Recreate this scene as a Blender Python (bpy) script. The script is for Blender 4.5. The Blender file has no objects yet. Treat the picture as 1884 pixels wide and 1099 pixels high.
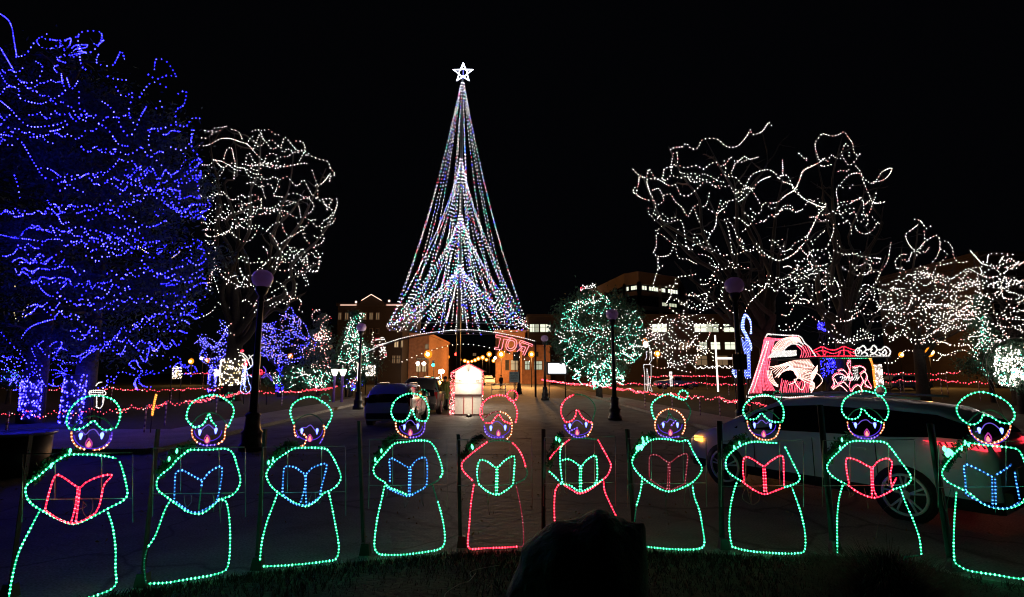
import bpy, bmesh, math, random
from mathutils import Vector, Matrix, noise
R = math.radians
rnd = random.Random(7)

# ------------------------------------------------------------------ camera, world, exposure
sc = bpy.context.scene
col = sc.collection
CH = 2.0; F = 950.0; TH = math.atan(136.5 / F)
cam = bpy.data.cameras.new("camera"); camo = bpy.data.objects.new("camera", cam)
col.objects.link(camo); camo.location = (0, 0, CH); camo.rotation_euler = (R(90) + TH, 0, 0)
cam.sensor_width = 36; cam.lens = 36 * F / 1884; cam.clip_end = 2000; cam.clip_start = 0.05
sc.camera = camo
w = bpy.data.worlds.new("World"); sc.world = w; w.use_nodes = True
w.node_tree.nodes["Background"].inputs[0].default_value = (0.35, 0.4, 0.6, 1)
w.node_tree.nodes["Background"].inputs[1].default_value = 0.0016
sc.view_settings.view_transform = 'Standard'; sc.view_settings.look = 'None'
sc.view_settings.exposure = 0.45; sc.view_settings.gamma = 1.0
sc.cycles.use_denoising = True
sc.cycles.filter_width = 1.1
sc.cycles.sample_clamp_indirect = 2.0
sc.cycles.sample_clamp_direct = 30.0
sc.cycles.max_bounces = 4; sc.cycles.diffuse_bounces = 2; sc.cycles.glossy_bounces = 2
sc.cycles.transparent_max_bounces = 8
try: sc.cycles.use_light_tree = True
except Exception: pass

def ray(px, py):
    xr = (px - 942) / F; yu = -(py - 549.5) / F
    c, s = math.cos(TH), math.sin(TH)
    return Vector((xr, c - yu * s, s + yu * c))
def P(px, py, Y):
    d = ray(px, py); return Vector((0, 0, CH)) + d * (Y / d.y)
def G(px, py, z=0.0):
    d = ray(px, py); return Vector((0, 0, CH)) + d * ((z - CH) / d.z)
def pix(p):
    p = Vector(p) - Vector((0, 0, CH)); c, s = math.cos(TH), math.sin(TH)
    f = p.y * c + p.z * s; u = -p.y * s + p.z * c
    return 942 + F * p.x / f, 549.5 - F * u / f

# ------------------------------------------------------------------ materials
MAT = {}
def mat(name, color, rough=0.7, metal=0.0, noise_amt=0.25, scale=8.0, spec=0.5, bump=0.0, c2=None, coat=0.0):
    if name in MAT: return MAT[name]
    m = bpy.data.materials.new(name); m.use_nodes = True; nt = m.node_tree; N = nt.nodes; L = nt.links
    b = N["Principled BSDF"]; b.inputs["Roughness"].default_value = rough; b.inputs["Metallic"].default_value = metal
    b.inputs["Specular IOR Level"].default_value = spec
    if coat: b.inputs["Coat Weight"].default_value = coat
    tc = N.new("ShaderNodeTexCoord"); nz = N.new("ShaderNodeTexNoise"); nz.inputs["Scale"].default_value = scale; nz.inputs["Detail"].default_value = 6
    L.new(tc.outputs["Object"], nz.inputs["Vector"])
    rp = N.new("ShaderNodeValToRGB"); rp.color_ramp.elements[0].position = 0.3; rp.color_ramp.elements[1].position = 0.7
    a = [max(0, c * (1 - noise_amt)) for c in color]; z = list(c2) if c2 else [min(1, c * (1 + noise_amt)) for c in color]
    rp.color_ramp.elements[0].color = (*a, 1); rp.color_ramp.elements[1].color = (*z, 1)
    L.new(nz.outputs["Fac"], rp.inputs["Fac"]); L.new(rp.outputs["Color"], b.inputs["Base Color"])
    if bump:
        n2 = N.new("ShaderNodeTexNoise"); n2.inputs["Scale"].default_value = scale * 6; n2.inputs["Detail"].default_value = 4
        L.new(tc.outputs["Object"], n2.inputs["Vector"])
        bp = N.new("ShaderNodeBump"); bp.inputs["Strength"].default_value = bump; bp.inputs["Distance"].default_value = 0.02
        L.new(n2.outputs["Fac"], bp.inputs["Height"]); L.new(bp.outputs["Normal"], b.inputs["Normal"])
    MAT[name] = m; return m
def emi(name, color, strength, sampled=True):
    if name in MAT: return MAT[name]
    m = bpy.data.materials.new(name); m.use_nodes = True; nt = m.node_tree; N = nt.nodes
    for n in list(N): N.remove(n)
    e = N.new("ShaderNodeEmission"); o = N.new("ShaderNodeOutputMaterial")
    e.inputs[0].default_value = (*color, 1); e.inputs[1].default_value = strength
    nt.links.new(e.outputs[0], o.inputs[0])
    m.cycles.emission_sampling = 'AUTO' if sampled else 'NONE'
    MAT[name] = m; return m

ASPH = mat("asphalt", (0.13, 0.125, 0.125), 0.75, noise_amt=0.35, scale=1.3, bump=0.6)
def cracks(m, sc_, w_, dark):
    nt = m.node_tree; N = nt.nodes; L = nt.links; b = N["Principled BSDF"]; src = b.inputs["Base Color"].links[0].from_socket
    tc = N.new("ShaderNodeTexCoord"); nz = N.new("ShaderNodeTexNoise"); nz.inputs["Scale"].default_value = 1.1; nz.inputs["Detail"].default_value = 5
    L.new(tc.outputs["Object"], nz.inputs["Vector"]); ad = N.new("ShaderNodeVectorMath"); ad.operation = 'MULTIPLY_ADD'; ad.inputs[1].default_value = (.9, .9, 0)
    L.new(nz.outputs["Color"], ad.inputs[0]); L.new(tc.outputs["Object"], ad.inputs[2])
    vo = N.new("ShaderNodeTexVoronoi"); vo.feature = 'DISTANCE_TO_EDGE'; vo.inputs["Scale"].default_value = sc_; L.new(ad.outputs[0], vo.inputs["Vector"])
    r = N.new("ShaderNodeValToRGB"); r.color_ramp.elements[0].position = 0; r.color_ramp.elements[0].color = (dark, dark, dark, 1); r.color_ramp.elements[1].position = w_; r.color_ramp.elements[1].color = (1, 1, 1, 1)
    L.new(vo.outputs["Distance"], r.inputs["Fac"])
    n2 = N.new("ShaderNodeTexNoise"); n2.inputs["Scale"].default_value = 45; n2.inputs["Detail"].default_value = 3; L.new(tc.outputs["Object"], n2.inputs["Vector"])
    r2 = N.new("ShaderNodeValToRGB"); r2.color_ramp.elements[0].position = .35; r2.color_ramp.elements[0].color = (.55, .55, .55, 1); r2.color_ramp.elements[1].position = .68; r2.color_ramp.elements[1].color = (1.5, 1.5, 1.5, 1); L.new(n2.outputs["Fac"], r2.inputs["Fac"])
    mx = N.new("ShaderNodeVectorMath"); mx.operation = 'MULTIPLY'; L.new(src, mx.inputs[0]); L.new(r.outputs[0], mx.inputs[1])
    mx2 = N.new("ShaderNodeVectorMath"); mx2.operation = 'MULTIPLY'; L.new(mx.outputs[0], mx2.inputs[0]); L.new(r2.outputs[0], mx2.inputs[1])
    L.new(mx2.outputs[0], b.inputs["Base Color"])
cracks(ASPH, .42, .018, .3)
PAVE = mat("concrete_paving", (0.2, 0.185, 0.18), 0.85, noise_amt=0.25, scale=0.9, bump=0.3)
cracks(PAVE, .6, .01, .5)
LAWN = mat("lawn", (0.035, 0.035, 0.018), 0.95, noise_amt=0.5, scale=3, bump=1.0)
GRASS = mat("grass_blades", (0.014, 0.018, 0.008), 0.8, noise_amt=0.5, scale=5)
DRY = mat("dry_grass", (0.035, 0.028, 0.018), 0.9)
ROCK = mat("boulder_rock", (0.05, 0.05, 0.055), 0.9, noise_amt=0.4, scale=4, bump=1.0)
STEEL = mat("dark_steel", (0.035, 0.035, 0.04), 0.5, 0.6, scale=20)
BARKD = mat("dark_bark", (0.02, 0.017, 0.015), 0.95, noise_amt=0.4, scale=12)
ROD = mat("grey_rod", (0.30, 0.30, 0.30), 0.4, 0.7, scale=20)
CORD = mat("cord", (0.10, 0.12, 0.10), 0.6)
GARL = mat("garland_needles", (0.02, 0.09, 0.04), 0.8, noise_amt=0.5)
WIREB = mat("black_wire", (0.004, 0.004, 0.004), 0.9, spec=0.1)
WIRE = mat("light_wire", (0.01, 0.03, 0.015), 0.6)
BARK = mat("bark", (0.06, 0.05, 0.042), 0.95, noise_amt=0.4, scale=12, bump=0.8)
NEEDLE = mat("conifer_needles", (0.045, 0.09, 0.075), 0.8, noise_amt=0.5, scale=2)
LEAF = mat("evergreen_leaves", (0.04, 0.10, 0.06), 0.7, noise_amt=0.5, scale=2)
LAMPM = mat("lamp_iron", (0.02, 0.02, 0.022), 0.45, 0.3, scale=20)
GLOBE = mat("lamp_globe_glass", (0.72, 0.58, 0.88), 0.25, noise_amt=0.03)
_n = GLOBE.node_tree.nodes; _t = _n.new("ShaderNodeBsdfTranslucent"); _m = _n.new("ShaderNodeMixShader"); _t.inputs[0].default_value = (.8, .62, .95, 1)
_o = _n["Material Output"]; GLOBE.node_tree.links.new(_n["Principled BSDF"].outputs[0], _m.inputs[1]); GLOBE.node_tree.links.new(_t.outputs[0], _m.inputs[2]); GLOBE.node_tree.links.new(_m.outputs[0], _o.inputs[0])
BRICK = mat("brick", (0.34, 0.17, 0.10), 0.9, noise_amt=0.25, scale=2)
TAN = mat("tan_concrete", (0.33, 0.24, 0.16), 0.9, noise_amt=0.12, scale=0.5)
DKWIN = mat("dark_window", (0.02, 0.02, 0.025), 0.15, noise_amt=0.2)
ROOF = mat("roof_shingles", (0.07, 0.05, 0.045), 0.9)
WHITEP = mat("white_paint", (0.75, 0.73, 0.70), 0.6, noise_amt=0.08)
REDP = mat("red_paint", (0.45, 0.05, 0.05), 0.5, noise_amt=0.1)
BLACKP = mat("black_plastic", (0.015, 0.015, 0.015), 0.5)
TYRE = mat("tyre_rubber", (0.018, 0.018, 0.018), 0.85)
RIM = mat("alloy_rim", (0.85, 0.85, 0.87), 0.3, 0.2, noise_amt=0.05)
GLASS = mat("car_glass", (0.006, 0.006, 0.008), 0.06, noise_amt=0.1, spec=0.8)
SKIN = mat("skin", (0.45, 0.28, 0.20), 0.6)

COLS = {  # name: (rope colour, rope strength, bead colour, bead strength)
 'green': ((0.01, 0.55, 0.22), 0.9, (0.07, 1.0, 0.40), 10.0),
 'red': ((1.0, 0.01, 0.04), 2.2, (1.0, 0.05, 0.07), 9.0),
 'dimred': ((0.30, 0.02, 0.04), 0.45, (1.0, 0.38, 0.42), 1.2),
 'blue': ((0.01, 0.09, 0.40), 0.5, (0.07, 0.32, 1.0), 4.2),
 'peach': ((0.85, 0.22, 0.07), 0.7, (1.0, 0.42, 0.24), 4.0),
 'purple': ((0.12, 0.04, 0.75), 0.6, (0.42, 0.28, 1.0), 1.3),
 'dim': ((0.0, 0.14, 0.06), 0.3, (0.2, 0.75, 0.45), 0.5),
 'pink': ((1.0, 0.08, 0.14), 2.2, (1.0, 0.16, 0.24), 5.0),
 'cream': ((1.0, 0.50, 0.42), 2.0, (1.0, 0.62, 0.50), 5.0),
 'white': ((0.8, 0.75, 0.72), 0.8, (1.0, 0.92, 0.85), 3.0),
 'orange': ((1.0, 0.25, 0.03), 1.2, (1.0, 0.5, 0.12), 3.0),
 'icy': ((0.10, 0.16, 1.0), 1.6, (0.55, 0.68, 1.0), 5.0),
}
def rope_mats(c):
    a = COLS[c]; return emi("rope_" + c, a[0], a[1]), emi("bead_" + c, a[2], a[3])
BW = emi("bulb_warm_white", (1.0, 0.86, 0.76), 6.0)
BP = emi("bulb_pinkish", (1.0, 0.42, 0.36), 4)
BB = emi("bulb_blue", (0.012, 0.009, 1.0), 24.0)
BB2 = emi("bulb_pale_blue", (0.045, 0.04, 1.0), 16.0)
BT = emi("bulb_teal", (0.14, 1.0, 0.62), 3.6)
BR = emi("bulb_red", (1.0, 0.05, 0.08), 4.0)
BY = emi("bulb_soft_yellow", (1.0, 0.75, 0.36), 2.6)
SOD = emi("sodium_lamp", (1.0, 0.42, 0.08), 22.0)
SODW = emi("street_lamp_white", (1.0, 0.82, 0.6), 14.0)
WINL = emi("lit_window", (0.95, 1.0, 0.75), 0.8)
WIND = emi("dim_lit_window", (1.0, 0.62, 0.32), 0.12)

# ------------------------------------------------------------------ mesh builder
class MB:
    def __init__(s): s.v = []; s.f = []; s.mi = []; s.mats = []; s.sm = []
    def m(s, mt):
        if mt not in s.mats: s.mats.append(mt)
        return s.mats.index(mt)
    def face(s, idx, k, sm=False): s.f.append(idx); s.mi.append(k); s.sm.append(sm)
    def box(s, c, size, mt, rot=None, taper=1.0):
        k = s.m(mt); n = len(s.v); c = Vector(c); hx, hy, hz = [q / 2 for q in size]
        for z in (-1, 1):
            t = taper if z > 0 else 1
            for x, y in ((-1, -1), (1, -1), (1, 1), (-1, 1)):
                p = Vector((x * hx * t, y * hy * t, z * hz))
                if rot is not None: p = rot @ p
                s.v.append(c + p)
        for q in ((3, 2, 1, 0), (4, 5, 6, 7), (0, 1, 5, 4), (1, 2, 6, 5), (2, 3, 7, 6), (3, 0, 4, 7)):
            s.face([n + i for i in q], k)
    def tube(s, pts, r, mt, n=6, r2=None, caps=True):
        k = s.m(mt); pts = [Vector(p) for p in pts]
        if len(pts) < 2: return
        base = len(s.v); up = Vector((0.13, 0.21, 0.97))
        for i, p in enumerate(pts):
            t = (pts[min(i + 1, len(pts) - 1)] - pts[max(i - 1, 0)])
            if t.length < 1e-7: t = Vector((0, 0, 1))
            t.normalize(); a = t.cross(up)
            if a.length < 0.05: a = t.cross(Vector((1, 0.1, 0)))
            a.normalize(); b = t.cross(a)
            rr = r if r2 is None else r + (r2 - r) * i / (len(pts) - 1)
            if callable(r): rr = r(i)
            for j in range(n):
                an = 2 * math.pi * j / n; s.v.append(p + (a * math.cos(an) + b * math.sin(an)) * rr)
        for i in range(len(pts) - 1):
            for j in range(n):
                j2 = (j + 1) % n
                s.face([base + i * n + j, base + i * n + j2, base + (i + 1) * n + j2, base + (i + 1) * n + j], k, True)
        if caps and n > 3:
            s.face([base + j for j in range(n)][::-1], k); s.face([base + (len(pts) - 1) * n + j for j in range(n)], k)
    def octa(s, p, r, k):
        n = len(s.v); x, y, z = p
        s.v += [(x + r, y, z), (x - r, y, z), (x, y + r, z), (x, y - r, z), (x, y, z + r * 1.15), (x, y, z - r * 1.15)]
        for q in ((0, 2, 4), (2, 1, 4), (1, 3, 4), (3, 0, 4), (2, 0, 5), (1, 2, 5), (3, 1, 5), (0, 3, 5)):
            s.face([n + i for i in q], k)
    def lathe(s, c, prof, mt, n=16, axis=None, caps=True):
        k = s.m(mt); base = len(s.v); c = Vector(c)
        M = axis if axis is not None else Matrix.Identity(3)
        for r, z in prof:
            for j in range(n):
                an = 2 * math.pi * j / n; s.v.append(c + M @ Vector((r * math.cos(an), r * math.sin(an), z)))
        for i in range(len(prof) - 1):
            for j in range(n):
                j2 = (j + 1) % n
                s.face([base + i * n + j, base + i * n + j2, base + (i + 1) * n + j2, base + (i + 1) * n + j], k, True)
        if not caps: return
        s.face([base + j for j in range(n)][::-1], k); s.face([base + (len(prof) - 1) * n + j for j in range(n)], k)
    def poly(s, pts, mt, thick=None):
        """flat polygon, or prism when thick (a vector) is given"""
        k = s.m(mt); n = len(s.v); pts = [Vector(p) for p in pts]; m = len(pts)
        s.v += pts
        if thick is None: s.face(list(range(n, n + m)), k); return
        t = Vector(thick); s.v += [p + t for p in pts]
        s.face(list(range(n, n + m))[::-1], k); s.face(list(range(n + m, n + 2 * m)), k)
        for i in range(m):
            j = (i + 1) % m; s.face([n + i, n + j, n + m + j, n + m + i], k)
    def leaf(s, p, size, k, r=rnd):
        n = len(s.v)
        a = Vector((r.uniform(-1, 1), r.uniform(-1, 1), r.uniform(-1, 1))); b = Vector((r.uniform(-1, 1), r.uniform(-1, 1), r.uniform(-1, 1)))
        if a.length < .1: a = Vector((1, 0, 0))
        a.normalize(); b = a.cross(b)
        if b.length < .05: b = Vector((0, 0, 1))
        b.normalize(); sz = size * r.uniform(.6, 1.3)
        s.v += [p - a * sz, p + b * sz * .35, p + a * sz, p - b * sz * .35]; s.face([n, n + 1, n + 2, n + 3], k)
    def build(s, name, parent=None, origin=None):
        me = bpy.data.meshes.new(name)
        o3 = Vector(origin) if origin is not None else Vector((0, 0, 0))
        me.from_pydata([tuple(Vector(v) - o3) for v in s.v], [], s.f)
        for mt in s.mats: me.materials.append(mt)
        me.polygons.foreach_set("material_index", s.mi)
        me.polygons.foreach_set("use_smooth", s.sm)
        me.update()
        o = bpy.data.objects.new(name, me); col.objects.link(o); o.location = o3
        if parent is not None:
            o.parent = parent; o.matrix_parent_inverse = Matrix.Identity(4)
            o.location = o3 - Vector(parent.location) if parent.parent is None else o3 - WLOC(parent)
        return o
def WLOC(o):
    v = Vector(o.location)
    while o.parent: o = o.parent; v += Vector(o.location)
    return v
def tag(o, label=None, cat=None, group=None, kind=None):
    if label: o["label"] = label
    if cat: o["category"] = cat
    if group: o["group"] = group
    if kind: o["kind"] = kind
    return o
def thing(name, label, cat, loc=(0, 0, 0), group=None):
    o = bpy.data.objects.new(name, None); col.objects.link(o); o.location = loc; o.empty_display_size = 0.3
    return tag(o, label, cat, group)
def part(mb, name, parent): return mb.build(name, parent, WLOC(parent))
def copy_tree(o, parent=None):
    c = o.copy(); col.objects.link(c)
    if parent is not None: c.parent = parent
    for ch in list(o.children): copy_tree(ch, c)
    return c
def cr(pts, per=6, closed=False):
    pts = [Vector(p) for p in pts]; n = len(pts)
    if n < 3 and not closed: return pts
    out = []
    for i in range(n if closed else n - 1):
        if closed: p0, p1, p2, p3 = pts[(i - 1) % n], pts[i], pts[(i + 1) % n], pts[(i + 2) % n]
        else: p0, p1, p2, p3 = pts[max(i - 1, 0)], pts[i], pts[i + 1], pts[min(i + 2, n - 1)]
        for q in range(per):
            t = q / per
            out.append(0.5 * ((2 * p1) + (-p0 + p2) * t + (2 * p0 - 5 * p1 + 4 * p2 - p3) * t * t + (-p0 + 3 * p1 - 3 * p2 + p3) * t ** 3))
    out.append(pts[0] if closed else pts[-1]); return out
def resample(pts, step):
    out = []; d = 0.0; nxt = step * .5
    for a, b in zip(pts, pts[1:]):
        L = (b - a).length
        while L > 0 and nxt <= d + L:
            out.append(a.lerp(b, (nxt - d) / L)); nxt += step
        d += L
    return out
def rope(mb, pts3, c, r=0.0062, rb=0.0094, step=0.033):
    a, b = rope_mats(c); mb.tube(pts3, r, a, 5)
    k = mb.m(b)
    for p in resample(pts3, step): mb.octa(p, rb * rnd.uniform(.8, 1.15), k)

# ------------------------------------------------------------------ ground
def sheet(name, pts, mt, z):
    m = MB(); m.poly([(x, y, z) for x, y in pts], mt); o = m.build(name); tag(o, kind="structure"); return o
sheet("ground", [(-600, -30), (600, -30), (600, 900), (-600, 900)], LAWN, -0.02)
sheet("road", [(-90, 1.5), (90, 1.5), (90, 13.2), (-90, 13.2)], ASPH, 0.0)
# plaza and street that run away from the camera below the arch
sheet("street", [(-9.0, 13.2), (7.0, 13.2), (6.4, 60), (9, 300), (-14, 300), (-11, 60)], ASPH, 0.004)
sheet("pavement", [(-60, 13.2), (-9.0, 13.2), (-11, 60), (-13, 60), (-12.2, 19), (-60, 16.5)], PAVE, 0.006)
sheet("path", [(7.0, 13.2), (60, 13.2), (60, 17.0), (10, 19.5), (8.2, 60), (6.4, 60)], PAVE, 0.006)
def ridge(name, pts, mt, h, wd):
    m = MB()
    for (a, b) in zip(pts, pts[1:]):
        a = Vector((*a, 0)); b = Vector((*b, 0)); t = (b - a).normalized(); n = Vector((-t.y, t.x, 0)) * wd / 2
        m.poly([a - n, b - n, b + n, a + n], mt, (0, 0, h))
    o = m.build(name); tag(o, kind="structure"); return o
ridge("kerb", [(-9.0, 13.35), (-11, 60)], PAVE, 0.13, 0.18)
ridge("kerb", [(7.0, 13.35), (6.4, 60)], PAVE, 0.13, 0.18)
ridge("kerb", [(-60, 13.3), (-9.1, 13.3)], PAVE, 0.13, 0.16)
ridge("kerb", [(7.1, 13.3), (60, 13.3)], PAVE, 0.13, 0.16)

# ---- the grass bank the carollers stand on
BASES = [(110, 1110), (345, 1075), (552, 1046), (755, 1026), (910, 1016), (1080, 1015), (1240, 1017), (1412, 1025), (1618, 1029), (1850, 1074)]
BPT = [G(*b) for b in BASES]
EDGE = [Vector((-14, 1.0, 0)), Vector((-7.5, 3.2, 0))] + BPT + [Vector((8.5, 3.4, 0)), Vector((15, 1, 0))]
EC = cr(EDGE, 8)
def bank():
    m = MB(); k = m.m(LAWN); n = 9; W = len(EC)
    for j in range(n):
        t = j / (n - 1)
        for p in EC:
            q = Vector((p.x, p.y + 0.02, 0)) if j == 0 else Vector((p.x * (1 - .25 * t), p.y + .02 - t * (p.y + 2.5), 0))
            q.z = 0.0 if j == 0 else 0.03 + 0.05 * noise.noise(q * 1.3) + 0.10 * t
            m.v.append(q)
    for j in range(n - 1):
        for i in range(W - 1):
            a = j * W + i; m.face([a, a + W, a + W + 1, a + 1], k, True)
    o = m.build("grass_bank"); tag(o, kind="structure")
bank()
def turf():
    m = MB(); k = m.m(GRASS); k2 = m.m(DRY); r = random.Random(3)
    for i in range(26000):
        p = EC[r.randrange(3, len(EC) - 3)]; t = r.random() ** 1.6
        x = p.x * (1 - .25 * t) + r.uniform(-.1, .1); y = p.y - .05 - t * 3.2
        if y < 1.2: continue
        z = 0.03 + 0.03 * t; h = r.uniform(.02, .05 + .05 * t); a = r.uniform(0, 6.28); wd = .006
        dx, dy = math.cos(a) * wd, math.sin(a) * wd; lx, ly = r.uniform(-.05, .05), r.uniform(-.05, .05)
        n = len(m.v); m.v += [(x - dx, y - dy, z - .03), (x + dx, y + dy, z - .03), (x + lx, y + ly, z + h)]
        m.face([n, n + 1, n + 2], k if r.random() < .7 else k2)
    o = m.build("turf"); tag(o, "short rough grass covering the dark bank below the carollers", "grass", kind="stuff")
turf()
def lp(mb, name, parent):            # part given in the thing's own (local) coordinates
    o = mb.build(name); o.parent = parent; return o

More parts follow.
